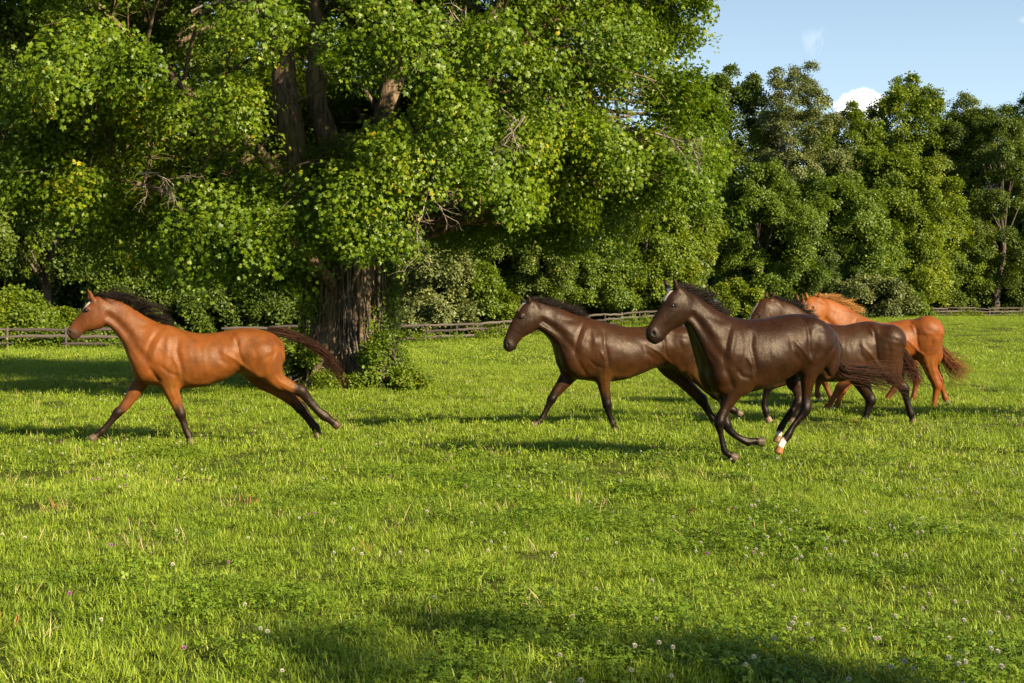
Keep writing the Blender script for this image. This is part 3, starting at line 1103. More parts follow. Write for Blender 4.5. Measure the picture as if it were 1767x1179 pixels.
# ------------------------------------------------------------------ bushes behind the fence
B = 'bushes behind the rail fence'
shrub(20, 70, 508, 190, 'bright', 'sunlit green bush at the far left behind the fence', 310, ncl=46, per=46, sc=1.3)
shrub(120, 73, 545, 120, 'dark', 'low bush behind the fence, leaves darkened for the shade of the hollow', 311, ncl=36, per=40, sc=1.2)  # from here to the trunk, dark leaf colour stands in for the hollow's shade
shrub(215, 76, 430, 130, 'dark', 'tall vine-hung bush behind the bay horse mane, leaves darkened as if shaded', 312, ncl=50, per=46, sc=1.4, kind='column')
shrub(330, 77, 505, 170, 'dark', 'bush behind the bay horse back, its shade put into dark leaves', 313, ncl=40, per=44, sc=1.3)
shrub(450, 78, 480, 160, 'dark', 'bush left of the maple trunk, leaves darkened for its shade', 314, ncl=40, per=44, sc=1.3)
shrub(740, 88, 430, 160, 'silver', 'grey-green bush mass just right of the maple trunk', 315, ncl=60, per=48, sc=1.5)
shrub(820, 92, 455, 120, 'green', 'rounded bush hung with vines left of the middle horse', 316, ncl=50, per=46, sc=1.5)
shrub(868, 92, 500, 70, 'bright', 'bright yellow-green vine heap at the end of the middle fence', 317, ncl=34, per=44, sc=1.1)
shrub(930, 108, 520, 90, 'green', 'low bush behind the middle horse neck', 318, ncl=30, per=40, sc=1.2)
shrub(1265, 118, 486, 90, 'bright', 'small ferny sumac between the front horse and the dark wood edge', 319, ncl=26, per=40, sc=1.4)
shrub(1500, 128, 480, 130, 'silver', 'pale bush behind the chestnut horse mane', 320, ncl=44, per=44, sc=1.7)
shrub(1560, 134, 500, 70, 'green', 'small bush at the left end of the right-hand fence', 321, ncl=24, per=40, sc=1.4)

shrub(1630, 160, 505, 90, 'dark', 'dark bush behind the left part of the right-hand fence', 322, ncl=34, per=34, sc=1.7)
shrub(1700, 167, 508, 100, 'green', 'low green bush behind the middle of the right-hand fence', 323, ncl=34, per=34, sc=1.7)
shrub(1770, 172, 500, 90, 'dark', 'dark bush behind the right end of the right-hand fence', 324, ncl=34, per=34, sc=1.7)

shrub(1040, 126, 512, 110, 'dark', 'dark bush beyond the fence over the middle horse withers', 325, ncl=34, per=30, sc=1.6)
shrub(1140, 132, 515, 110, 'dark', 'dark bush beyond the fence left of the front horse head', 326, ncl=34, per=30, sc=1.6)

# ------------------------------------------------------------------ the wood
GR = 'trees of the wood behind the pasture'
T = forest_tree
# right: from left to right
T(1250, 112, 190, 150, 'oval', 'dark', 'feathery dark tree beside the right edge of the big maple crown', None, 401)
T(1378, 96, 150, 146, 'column', 'silver', 'tallest grey-green poplar in the treeline, left of the small white cloud', None, 402, ncl=197, sc=0.9)
T(1462, 178, 170, 160, 'oval', 'bright', 'green tree standing right below the small white cloud', None, 403)
T(1310, 270, 190, 132, 'oval', 'green', 'mid-height green tree in front of the grey-green poplar', None, 404)
T(1430, 300, 220, 144, 'broad', 'green', 'broad green tree in the middle of the right-hand wood edge', None, 405, ncl=221)
T(1568, 128, 190, 166, 'oval', 'bright', 'tall yellow-green tree right of the small white cloud', None, 406, ncl=221)
T(1540, 255, 200, 152, 'broad', 'bright', 'lower yellow-green tree before the tall yellow-green one', None, 407, ncl=221)
T(1655, 165, 150, 166, 'oval', 'olive', 'olive tree with a flat top between the tall yellow-green tree and the dark one', None, 408)
T(1625, 350, 170, 164, 'oval', 'bright', 'small sunlit tree at the wood edge above the right-hand fence', None, 409)
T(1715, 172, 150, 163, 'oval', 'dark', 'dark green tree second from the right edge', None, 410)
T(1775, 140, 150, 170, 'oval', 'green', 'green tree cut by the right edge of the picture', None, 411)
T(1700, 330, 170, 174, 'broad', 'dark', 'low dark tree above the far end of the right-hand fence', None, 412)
T(1480, 390, 160, 147, 'oval', 'green', 'small green tree just behind the chestnut horse', None, 413, ncl=147)
T(1385, 400, 130, 136, 'oval', 'dark', 'small dark tree behind the dark bay horse head', None, 414, ncl=147)
# centre: behind the right half of the big maple
T(1110, 250, 230, 118, 'oval', 'bright', 'rounded maple whose right edge meets the dark gap beside the wood', None, 420, ncl=246)
T(1000, 330, 200, 112, 'broad', 'green', 'green tree behind the middle horse', None, 421, ncl=197)
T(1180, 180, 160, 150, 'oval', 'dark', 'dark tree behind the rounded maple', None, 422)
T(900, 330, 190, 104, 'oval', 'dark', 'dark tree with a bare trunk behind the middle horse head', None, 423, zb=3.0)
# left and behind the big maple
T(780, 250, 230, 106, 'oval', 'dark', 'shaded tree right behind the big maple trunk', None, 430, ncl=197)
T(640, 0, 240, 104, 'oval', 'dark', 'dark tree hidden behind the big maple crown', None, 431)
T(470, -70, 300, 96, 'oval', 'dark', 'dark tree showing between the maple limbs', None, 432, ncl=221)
T(300, -20, 280, 92, 'oval', 'dark', 'tree behind the left side of the maple crown, leaves darkened for shade', None, 433, zb=2.5, ncl=221)  # shade of the left hollow painted in by the dark leaves of these trees
T(110, -20, 300, 90, 'oval', 'dark', 'tree above the hollow at the left, leaves darkened for its shade', None, 434, zb=4.5, ncl=221)
T(-60, 40, 300, 84, 'oval', 'dark', 'tree cut by the left edge of the picture, leaves darkened for shade', None, 435, zb=4.5, ncl=221)
T(-330, 0, 300, 90, 'oval', 'green', 'green tree standing outside the left edge', None, 436, zb=2.5)
T(2000, 150, 240, 160, 'oval', 'green', 'green tree standing outside the right edge', None, 437)
T(-300, -420, 640, 27, 'oval', 'silver', 'pale grey-green tree whose branches hang in at the left edge', None, 438, zb=3.4, ncl=159, per=60, fine=True, sc=1.0)
# the depth of the wood behind them, which reads as one dark mass
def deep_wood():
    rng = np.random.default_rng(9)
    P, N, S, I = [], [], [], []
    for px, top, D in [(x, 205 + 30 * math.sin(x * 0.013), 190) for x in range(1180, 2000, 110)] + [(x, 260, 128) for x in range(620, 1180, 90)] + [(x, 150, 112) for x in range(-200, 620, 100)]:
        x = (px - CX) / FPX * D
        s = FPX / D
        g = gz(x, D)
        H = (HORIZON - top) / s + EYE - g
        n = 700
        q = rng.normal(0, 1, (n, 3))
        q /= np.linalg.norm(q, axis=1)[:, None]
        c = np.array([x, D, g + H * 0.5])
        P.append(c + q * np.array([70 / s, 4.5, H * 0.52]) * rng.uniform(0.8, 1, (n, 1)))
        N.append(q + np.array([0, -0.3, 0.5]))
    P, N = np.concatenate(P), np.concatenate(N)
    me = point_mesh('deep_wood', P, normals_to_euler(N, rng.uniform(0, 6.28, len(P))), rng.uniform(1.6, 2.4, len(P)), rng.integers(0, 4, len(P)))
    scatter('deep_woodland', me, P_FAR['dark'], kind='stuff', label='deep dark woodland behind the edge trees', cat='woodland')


deep_wood()


def tree_at(x, y, H, R, zb, leaf, label, seed, ncl=60, per=40, sc=0.7):
    g = gz(x, y)
    t = empty('deciduous_tree', (x, y, g), label=label, cat='tree')
    me, C = crown_mesh('crown', seed, H, R, zb, 'oval', ncl, per, sc, 4)
    link('trunk', tree_skeleton('trunk', seed, H, H * 0.02, C, zb), BARK, t)
    scatter('crown', me, P_FAR[leaf], t, kind='stuff')


# outside the frame: their shadows fall across the near grass and at the right edge
tree_at(17.0, -7.1, 12.0, 1.15, 3.0, 'green', 'tall slim tree behind the camera that shades the nearest grass', 501, ncl=28, per=7, sc=0.5)
tree_at(14.3, 15.7, 6.0, 0.9, 0.6, 'green', 'slim young tree outside the right edge whose shadow reaches the chestnut horse', 502, ncl=44, per=30, sc=0.6)


def fence_weeds():
    rng = np.random.default_rng(31)
    knots = np.array([(-46, 50), (-22.5, 66), (-4.8, 82), (8.8, 107), (25, 127), (46, 150), (66, 165)], float)
    path = catmull(knots, 60)
    n = 3600
    u = rng.random(n) * (len(path) - 1)
    j = u.astype(int)
    q = path[j] + (path[np.minimum(j + 1, len(path) - 1)] - path[j]) * (u - j)[:, None]
    q = q + rng.normal(0, 0.45, (n, 2)) + [0.25, 0.45]
    wv = 0.5 + 0.5 * np.sin(u * 0.21 + 1) * np.sin(u * 0.083)
    keep = rng.random(n) < 0.25 + 0.9 * wv
    q, wv = q[keep], wv[keep]
    z = G(q[:, 0], q[:, 1]) + rng.random(len(q)) * (0.15 + 0.75 * wv)
    P = np.column_stack([q, z])
    N = rng.normal(0, 0.5, P.shape) + [0, -0.2, 1]
    me = point_mesh('fence_weeds', P, normals_to_euler(N, rng.uniform(0, 6.28, len(P))), rng.uniform(0.4, 0.8, len(P)), rng.integers(0, 4, len(P)))
    scatter('fence_line_weeds', me, P_FAR['bright'], kind='stuff', label='weeds grown up through the rail fence', cat='weeds')


fence_weeds()
# ------------------------------------------------------------------ split-rail fence along the wood
def build_fence():
    rng = np.random.default_rng(21)
    m = NT('weathered_rail')
    c = m.coord('Object', (1.5, 14, 14))
    n = m.noise(2.0, 5, c, 0.7)
    rnd = m.n('ShaderNodeObjectInfo').outputs['Random']
    col = m.ramp(m.math('ADD', m.math('MULTIPLY', n, 0.7), m.math('MULTIPLY', rnd, 0.35)), [(0.3, (0.032, 0.026, 0.021)), (0.55, (0.068, 0.055, 0.047)), (0.8, (0.13, 0.107, 0.09))])
    mat = m.done(m.pbr(Base_Color=col, Roughness=0.9, Specular_IOR_Level=0.2, Normal=m.bump(n, 0.5, 0.01)))
    knots = np.array([(-46, 50), (-22.5, 66), (-4.8, 82), (8.8, 107), (25, 127), (46, 150), (66, 165)], float)
    path = catmull(knots, 40)
    seg = np.linalg.norm(np.diff(path, axis=0), axis=1)
    L = np.concatenate([[0], np.cumsum(seg)])
    # runs that the photograph shows, in fence metres; the stretches between are hidden in bushes
    root = empty('rail_fence', (0, 0, 0), label='weathered three-rail wooden fence along the far edge of the pasture', cat='fence')
    post_me, rail_me = [], []
    for i in range(3):
        a = Acc()
        r = 0.06 + 0.006 * i
        a.tube([[0, 0, -0.3], [0.01, 0, 0.4], [0.0, 0.01, 0.9], [0, 0, 1.04 + 0.03 * i], [0, 0, 1.05 + 0.03 * i]], [r, r, r * 0.95, r * 0.92, 0.005], 6)
        post_me.append(a.mesh('post', False))
        post_me[-1].materials.append(mat)
        a = Acc()
        sag = 0.008 * rng.normal(size=7)
        a.tube(np.stack([np.linspace(-0.08, 1.08, 7), 0.0 * sag, sag], 1), 0.052 * np.array([0.5, 0.9, 1.05, 1, 1.1, 0.85, 0.5]), 5)
        me = a.mesh('rail', False)
        co = np.zeros(len(me.vertices) * 3, np.float32)
        me.vertices.foreach_get('co', co)
        rail_me.append(me)
        me.materials.append(mat)
    step = 2.75
    pos = []
    s = 0.0
    while s < L[-1]:
        x = np.interp(s, L, path[:, 0])
        y = np.interp(s, L, path[:, 1])
        pos.append((x, y, gz(x, y)))
        s += step
    for i, p in enumerate(pos):
        o = link('post', post_me[i % 3], None, root)
        o.location = p
        o.rotation_euler = (rng.normal(0, 0.03), rng.normal(0, 0.03), rng.uniform(0, 3))
        if i + 1 < len(pos):
            q = pos[i + 1]
            d = Vector(q) - Vector(p)
            for k, h in enumerate((0.32, 0.66, 1.0)):
                if rng.random() < 0.04:
                    continue
                o = link('rail', rail_me[(i + k) % 3], None, root)
                o.location = (p[0], p[1] - 0.02, p[2] + h + rng.normal(0, 0.02))
                o.rotation_euler = (0, -math.asin(d.z / d.length) + rng.normal(0, 0.012), math.atan2(d.y, d.x))
                o.scale = (d.length, 0.8, 1.45)


build_fence()
# ------------------------------------------------------------------ horses: a distance field per animal, meshed as one continuous skin
def mat_coat(name, rough, sheen, gloss):
    m = NT(name)
    c = m.attr('coat', 'Color')
    co = m.coord('Object', (1.0, 1.0, 1.0))
    st = m.coord('Object', (14, 22, 40))
    n1 = m.noise(7.0, 4, co, 0.6)
    n2 = m.noise(6.0, 5, st, 0.7)
    mot = m.noise(2.6, 3, co, 0.6, 0.8)
    col = m.mix(m.maprange(n1, 0.3, 0.7, 0.0, 0.8), c, m.mix(1.0, c, (0.62, 0.52, 0.45), 'MULTIPLY'))
    col = m.mix(m.maprange(mot, 0.40, 0.66, 0.0, 0.75), col, m.mix(1.0, col, (1.55, 1.35, 1.1), 'MULTIPLY'))
    rg = m.math('ADD', rough, m.math('MULTIPLY', m.math('SUBTRACT', m.math('ADD', m.math('MULTIPLY', m.noise(4.0, 4, co, 0.65, 0.5), 0.6), m.math('MULTIPLY', n2, 0.4)), 0.5), 0.55))
    h = m.math('ADD', m.math('MULTIPLY', n2, 0.45), m.math('MULTIPLY', m.noise(14, 3, m.coord('Object', (1, 1, 0.35)), 0.6, 0.6), 1.0))
    grain = m.noise(30.0, 4, m.coord('Object', (1.0, 1.0, 2.2)), 0.75, 1.2)
    gl = m.math('MULTIPLY', gloss, m.maprange(m.math('ADD', m.math('MULTIPLY', n2, 0.6), m.math('MULTIPLY', grain, 0.4)), 0.38, 0.62, 0.2, 1.7))
    p = m.pbr(Base_Color=col, Roughness=rg, Specular_IOR_Level=gl, Sheen_Weight=sheen, Sheen_Roughness=0.35,
              Sheen_Tint=(1.0, 0.68, 0.42, 1), Specular_Tint=(1.0, 0.88, 0.76, 1), Normal=m.bump(h, 0.32, 0.012))
    return m.done(p)


def mat_hair(name, a, b, rough=0.55):
    m = NT(name)
    t = m.attr('tone')
    col = m.ramp(t, [(0.0, a), (1.0, b)])
    return m.done(m.pbr(Base_Color=col, Roughness=rough, Specular_IOR_Level=0.12))


def mat_eye():
    m = NT('horse_eye')
    return m.done(m.pbr(Base_Color=(0.008, 0.004, 0.003), Roughness=0.2, Specular_IOR_Level=0.5))


def smin(a, b, k):
    h = np.maximum(k - np.abs(a - b), 0) / k
    return np.minimum(a, b) - h * h * k * 0.25


def smax(a, b, k):
    return -smin(-a, -b, k)


class Field:
    def __init__(self, lo, hi, h):
        self.lo = np.array(lo, float)
        self.h = h
        self.n = np.ceil((np.array(hi) - self.lo) / h).astype(int) + 1
        self.ax = [(self.lo[i] + h * np.arange(self.n[i])).astype(np.float32) for i in range(3)]
        self.D = np.full(self.n, 1.0, np.float32)

    def box(self, lo, hi):
        s = []
        for i in range(3):
            a = int(np.clip(math.floor((lo[i] - self.lo[i]) / self.h), 0, self.n[i]))
            b = int(np.clip(math.ceil((hi[i] - self.lo[i]) / self.h) + 1, 0, self.n[i]))
            s.append(slice(a, b))
        return tuple(s)

    def pts(self, s):
        return np.meshgrid(self.ax[0][s[0]], self.ax[1][s[1]], self.ax[2][s[2]], indexing='ij', sparse=True)

    def chain(self, N, margin=0.06):
        """N rows: a, w, z, p (in-plane radius), l (lateral radius), ua, uz (up in plane), asym. Returns the chain's own field."""
        T = np.full(self.n, 1.0, np.float32)
        for i in range(len(N) - 1):
            A, B = N[i], N[i + 1]
            r = max(A[3], A[4], B[3], B[4]) + margin
            s = self.box(np.minimum(A[:3], B[:3]) - r, np.maximum(A[:3], B[:3]) + r)
            X, Y, Z = self.pts(s)
            if X.size == 0 or Y.size == 0 or Z.size == 0:
                continue
            d = seg_dist(X, Y, Z, A, B)
            T[s] = np.minimum(T[s], d)
        return T

    def loft(self, N, margin=0.1, cap0=0.03, cap1=0.03):
        """Like chain, but every row is a flat section: its outline is met exactly at both ends of u."""
        T = np.full(self.n, 1.0, np.float32)
        U = N[:, [5, 6]]
        C = N[:, [0, 2]]
        fw = np.gradient(C, axis=0)
        nrm = np.stack([-U[:, 1], U[:, 0]], 1)
        nrm *= np.sign((nrm * fw).sum(1))[:, None]
        for i in range(-1, len(N)):
            A, B = N[max(i, 0)], N[min(i + 1, len(N) - 1)]
            r = max(A[3], A[4], B[3], B[4]) + margin
            s = self.box(np.minimum(A[:3], B[:3]) - r, np.maximum(A[:3], B[:3]) + r)
            X, Y, Z = self.pts(s)
            if X.size == 0 or Y.size == 0 or Z.size == 0:
                continue
            na, nb = nrm[max(i, 0)], nrm[min(i + 1, len(N) - 1)]
            ea = (X - A[0]) * na[0] + (Z - A[2]) * na[1]
            eb = (X - B[0]) * nb[0] + (Z - B[2]) * nb[1]
            if i < 0:
                inside, t, ax_d, ca = ea < 0, np.zeros_like(ea), ea, cap0
            elif i == len(N) - 1:
                inside, t, ax_d, ca = eb > 0, np.ones_like(ea), eb, cap1
            else:
                inside = (ea >= 0) & (eb <= 0)
                t, ax_d, ca = np.clip(ea / (ea - eb + 1e-9), 0, 1), 0.0, 1.0
            p = A[3] + t * (B[3] - A[3])
            l = A[4] + t * (B[4] - A[4])
            ua, uz = A[5] + t * (B[5] - A[5]), A[6] + t * (B[6] - A[6])
            asym = A[7] + t * (B[7] - A[7])
            sv = (X - A[0] - t * (B[0] - A[0])) * ua + (Z - A[2] - t * (B[2] - A[2])) * uz
            dy = Y - A[1] - t * (B[1] - A[1])
            l = l * (1 - asym * np.clip(sv / p, -1.2, 1.2))
            q = (ax_d / ca) ** 2 if i in (-1, len(N) - 1) else 0.0
            q2 = (ax_d / ca ** 2) ** 2 if i in (-1, len(N) - 1) else 0.0
            k0 = np.sqrt((sv / p) ** 2 + (dy / l) ** 2 + q)
            k1 = np.sqrt((sv / p ** 2) ** 2 + (dy / l ** 2) ** 2 + q2) + 1e-9
            d = np.where(k0 < 1e-4, -np.minimum(p, l), k0 * (k0 - 1) / k1)
            d = np.where(inside, d, 1.0).astype(np.float32)
            T[s] = np.minimum(T[s], d)
        return T

    def union(self, T, k):
        self.D = smin(self.D, T, k)

    def add(self, N, k, margin=0.06):
        self.union(self.chain(np.asarray(N, float), margin), k)

    def cut(self, N, k):
        T = self.chain(np.asarray(N, float), 0.03)
        self.D = smax(self.D, -T, k)


def seg_dist(X, Y, Z, A, B):
    c0, c1 = A[:3], B[:3]
    v = c1 - c0
    L2 = float(v @ v) + 1e-9
    qx, qy, qz = X - c0[0], Y - c0[1], Z - c0[2]
    t = np.clip((qx * v[0] + qy * v[1] + qz * v[2]) / L2, 0, 1)
    dx, dy, dz = qx - t * v[0], qy - t * v[1], qz - t * v[2]
    p = A[3] + t * (B[3] - A[3])
    l = A[4] + t * (B[4] - A[4])
    asym = 0.5 * (A[7] + B[7])
    if asym:
        ua, uz = 0.5 * (A[5] + B[5]), 0.5 * (A[6] + B[6])
        s = np.clip((dx * ua + dz * uz) / p, -1.2, 1.2)
        l = l * (1 - asym * s)
    ip = dx * dx + dz * dz
    k0 = np.sqrt(ip / (p * p) + dy * dy / (l * l))
    k1 = np.sqrt(ip / (p ** 4) + dy * dy / (l ** 4)) + 1e-9
    return (np.where(k0 < 1e-4, -np.minimum(p, l), k0 * (k0 - 1) / k1)).astype(np.float32)


def surface_nets(F):
    D = F.D
    S = D < 0
    n = np.array(D.shape) - 1
    c = [S[i:i + n[0], j:j + n[1], k:k + n[2]] for i in (0, 1) for j in (0, 1) for k in (0, 1)]
    cnt = sum(x.astype(np.int8) for x in c)
    I, J, K = np.nonzero((cnt > 0) & (cnt < 8))
    vid = np.full(n, -1, np.int32)
    vid[I, J, K] = np.arange(len(I))
    acc = np.zeros((len(I), 3))
    num = np.zeros(len(I))
    corners = [(i, j, k) for i in (0, 1) for j in (0, 1) for k in (0, 1)]
    for a in corners:
        for ax in range(3):
            if a[ax]:
                continue
            b = list(a)
            b[ax] = 1
            da = D[I + a[0], J + a[1], K + a[2]].astype(float)
            db = D[I + b[0], J + b[1], K + b[2]].astype(float)
            cr = (da < 0) != (db < 0)
            t = np.where(cr, da / np.where(cr, da - db, 1), 0)
            pos = np.array(a, float)[None, :].repeat(len(I), 0)
            pos[:, ax] += t
            acc[cr] += pos[cr]
            num[cr] += 1
    V = F.lo + F.h * (np.stack([I, J, K], 1) + acc / num[:, None])
    quads = []
    for ax in range(3):
        u, v = [(1, 2), (2, 0), (0, 1)][ax]
        sl = [slice(None)] * 3
        sl[ax] = slice(0, D.shape[ax] - 1)
        sh = [slice(None)] * 3
        sh[ax] = slice(1, D.shape[ax])
        diff = S[tuple(sl)] != S[tuple(sh)]
        P = np.stack(np.nonzero(diff), 1)
        ok = (P[:, u] > 0) & (P[:, v] > 0) & (P[:, u] < n[u]) & (P[:, v] < n[v])
        P = P[ok]
        flip = S[P[:, 0], P[:, 1], P[:, 2]]
        du = np.zeros(3, int)
        du[u] = 1
        dv = np.zeros(3, int)
        dv[v] = 1
        q = [vid[tuple((P - o).T)] for o in (du * 0, du, du + dv, dv)]
        Q = np.stack(q, 1)
        Q[~flip] = Q[~flip][:, ::-1]
        quads.append(Q)
    Q = np.concatenate(quads)
    Q = Q[(Q >= 0).all(1)]
    return V, Q


class Horse:
    def __init__(self, px0, scale, yaw, dz=0.0):
        self.s = scale
        x, y = (px0 - CX) / scale, FPX / scale
        self.yaw = math.radians(yaw)
        self.B = Vector((x, y, gz(x, y) + dz))
        c, s = math.cos(self.yaw), math.sin(self.yaw)
        self.A = Vector((c, s, 0))
        self.W = Vector((s, -c, 0))

    def pt(self, px, py, w=0.0):
        r = ray(px, py)
        o = Vector((0, 0, EYE))
        t = (w - (o - self.B).dot(self.W)) / r.dot(self.W)
        q = o + r * t - self.B
        return np.array([q.dot(self.A), w, q.z]), FPX / (r.y * t)

    def sections(self, S, asym, zoom, w0=0.0):
        ox, oy, zs = zoom
        out = []
        for r in S:
            tx, ty, bx, by, w = r[:5]
            wo = r[5] if len(r) > 5 else w0
            a, _ = self.pt(ox + tx / zs, oy + ty / zs, wo)
            b, _ = self.pt(ox + bx / zs, oy + by / zs, wo)
            c = (a + b) / 2
            u = a - b
            p = np.linalg.norm(u) / 2
            u /= 2 * p
            out.append([c[0], c[1], c[2], p, w, u[0], u[2], asym])
        return np.array(out)

    def limb(self, L, zoom, w_top, w_bot, ratio=0.82):
        ox, oy, zs = zoom
        out = []
        for i, (x, y, r) in enumerate(L):
            t = min(1.0, i / 3.0)
            w = w_top + (w_bot - w_top) * t
            c, s = self.pt(ox + x / zs, oy + y / zs, w)
            p = max(r / zs / s, 0.018)
            rr = ratio if i > 1 else 0.78
            out.append([c[0], c[1], c[2], p, max(p * rr, 0.018), 0, 1, 0])
        return np.array(out)


def hair_mesh(name, strands, rad, k=3):
    """strands: list of (n,3) arrays."""
    VV, FF, TT = [], [], []
    n0 = 0
    rng = np.random.default_rng(len(strands))
    for S in strands:
        n = len(S)
        rr = rad * (0.7 + 0.6 * rng.random()) * np.linspace(1.0, 0.18, n) ** 0.8
        V, F = tube_arrays(S, rr, k)
        VV.append(V)
        FF.append(F + n0)
        t0 = rng.random() * 0.7
        TT.append(np.repeat(t0 + 0.3 * np.linspace(0, 1, n), k))
        n0 += len(V)
    me = mesh_faces(name, np.concatenate(VV), np.concatenate(FF))
    me.attributes.new('tone', 'FLOAT', 'POINT').data.foreach_set('value', np.concatenate(TT).astype(np.float32))
    return me


def grow(rng, root, d0, length, n, grav, wav, flow):
    """One hair: leaves along d0, is carried along FLOW, sags by GRAV and waves by WAV."""
    P = [np.array(root, float)]
    d = np.array(d0, float)
    d /= np.linalg.norm(d)
    st = length / n
    ph = rng.random(3) * 6.28
    fr = 5 + rng.random() * 5
    for i in range(n):
        t = i / n
        d = d + np.asarray(flow) * 0.34 + np.array([0, 0, -grav * (0.3 + t)]) * 0.3
        d = d + wav * np.array([math.sin(fr * t + ph[0]), math.sin(fr * t * 1.3 + ph[1]), math.sin(fr * t + ph[2])]) * 0.5
        d /= np.linalg.norm(d)
        P.append(P[-1] + d * st)
    return np.array(P)


# lines of the muscles under the skin, as seen from the side: furrows (+) and ridges (-), read on the bay horse
RELIEF = [
 ([(318, 262), (352, 312), (402, 372), (440, 420), (466, 458)], .020, .013),
 ([(600, 285), (562, 330), (536, 375), (522, 425), (517, 475)], .022, .011),
 ([(628, 300), (592, 345), (565, 395), (548, 450)], .026, -.009),
 ([(345, 165), (410, 212), (480, 250), (560, 285)], .030, .005),
 ([(330, 215), (400, 290), (470, 345), (520, 370)], .030, .005),
 ([(645, 310), (642, 380), (622, 450)], .032, -.008),
 ([(700, 330), (688, 400), (704, 470), (722, 530)], .028, .012),
 ([(600, 482), (640, 520), (688, 540)], .018, .010),
 ([(668, 440), (700, 490), (700, 560)], .020, -.010),
 ([(532, 480), (560, 540), (600, 580)], .022, .012),
 ([(720, 560), (800, 588), (900, 585)], .034, -.006),
 ([(905, 395), (930, 450), (988, 485)], .034, .013),
 ([(930, 405), (1000, 448), (1062, 485), (1100, 525)], .020, -.012),
 ([(1000, 298), (1020, 350), (1036, 420), (1062, 478)], .022, .012),
 ([(1000, 318), (1012, 345)], .028, -.010),
 ([(1218, 330), (1230, 400), (1206, 470), (1196, 530)], .022, .010),
 ([(1060, 335), (1120, 352), (1200, 348)], .030, .005),
 ([(1100, 370), (1130, 440), (1120, 510)], .030, .006),
]
REL_TS = []                       # the same lines as places on the body: (section, height)


def section_grid(dense, nsub):
    S = np.linspace(-1.25, 1.1, 48)
    P = dense[:, None, [0, 2]] + S[None, :, None] * (dense[:, 3:4] * dense[:, 5:7])[:, None, :]
    return P, np.arange(len(dense)) / nsub, S


def relief_lines(hs, body, nb, zm, first):
    dense = catmull(body, 8)
    P, T, S = section_grid(dense, 8)
    nbod = len(body) - nb                 # sections 0..nbod-1 are trunk, the rest neck
    if first:
        for pl, w, d in RELIEF:
            o = []
            for x, y in pl:
                a = hs.pt(zm[0] + x / zm[2], zm[1] + y / zm[2], 0.2)[0]
                k = ((P - a[[0, 2]]) ** 2).sum(2)
                i, j = np.unravel_index(np.argmin(k), k.shape)
                t = T[i]
                o.append((t if t < nbod else nbod + (t - nbod) / (nb - 1), S[j]))
            REL_TS.append((o, w, d))
    out = []
    for o, w, d in REL_TS:
        pts = []
        for t, s in o:
            tt = t if t < nbod else nbod + (t - nbod) * (nb - 1)
            i = min(tt, len(body) - 1) * 8
            r = [np.interp(i, np.arange(len(dense)), dense[:, c]) for c in (0, 2, 3, 5, 6)]
            pts.append((r[0] + s * r[2] * r[3], r[1] + s * r[2] * r[4]))
        out.append((np.array(pts), w, d))
    return out


def carve(F, lines, k=1.0, y0=0.05, y1=0.12):
    X, Z = np.meshgrid(F.ax[0], F.ax[2], indexing='ij')
    E = np.zeros_like(X)
    for pts, w, d in lines:
        best = np.full(X.shape, 9.0, np.float32)
        tt = np.zeros(X.shape, np.float32)
        n = len(pts) - 1
        for i in range(n):
            a, b = pts[i], pts[i + 1]
            v = b - a
            t = np.clip(((X - a[0]) * v[0] + (Z - a[1]) * v[1]) / (v @ v + 1e-9), 0, 1)
            q = np.hypot(X - a[0] - t * v[0], Z - a[1] - t * v[1])
            m = q < best
            best[m] = q[m]
            tt[m] = ((i + t) / n)[m]
        taper = np.clip(np.minimum(tt, 1 - tt) * 4 + 0.25, 0, 1)
        E += d * k * taper * np.exp(-(best / w) ** 2)
    my = np.clip((np.abs(F.ax[1]) - y0) / (y1 - y0), 0, 1)
    F.D += (E[:, None, :] * my[None, :, None]).astype(np.float32)


EYE_MAT = mat_eye()
H_STEP = 0.0125


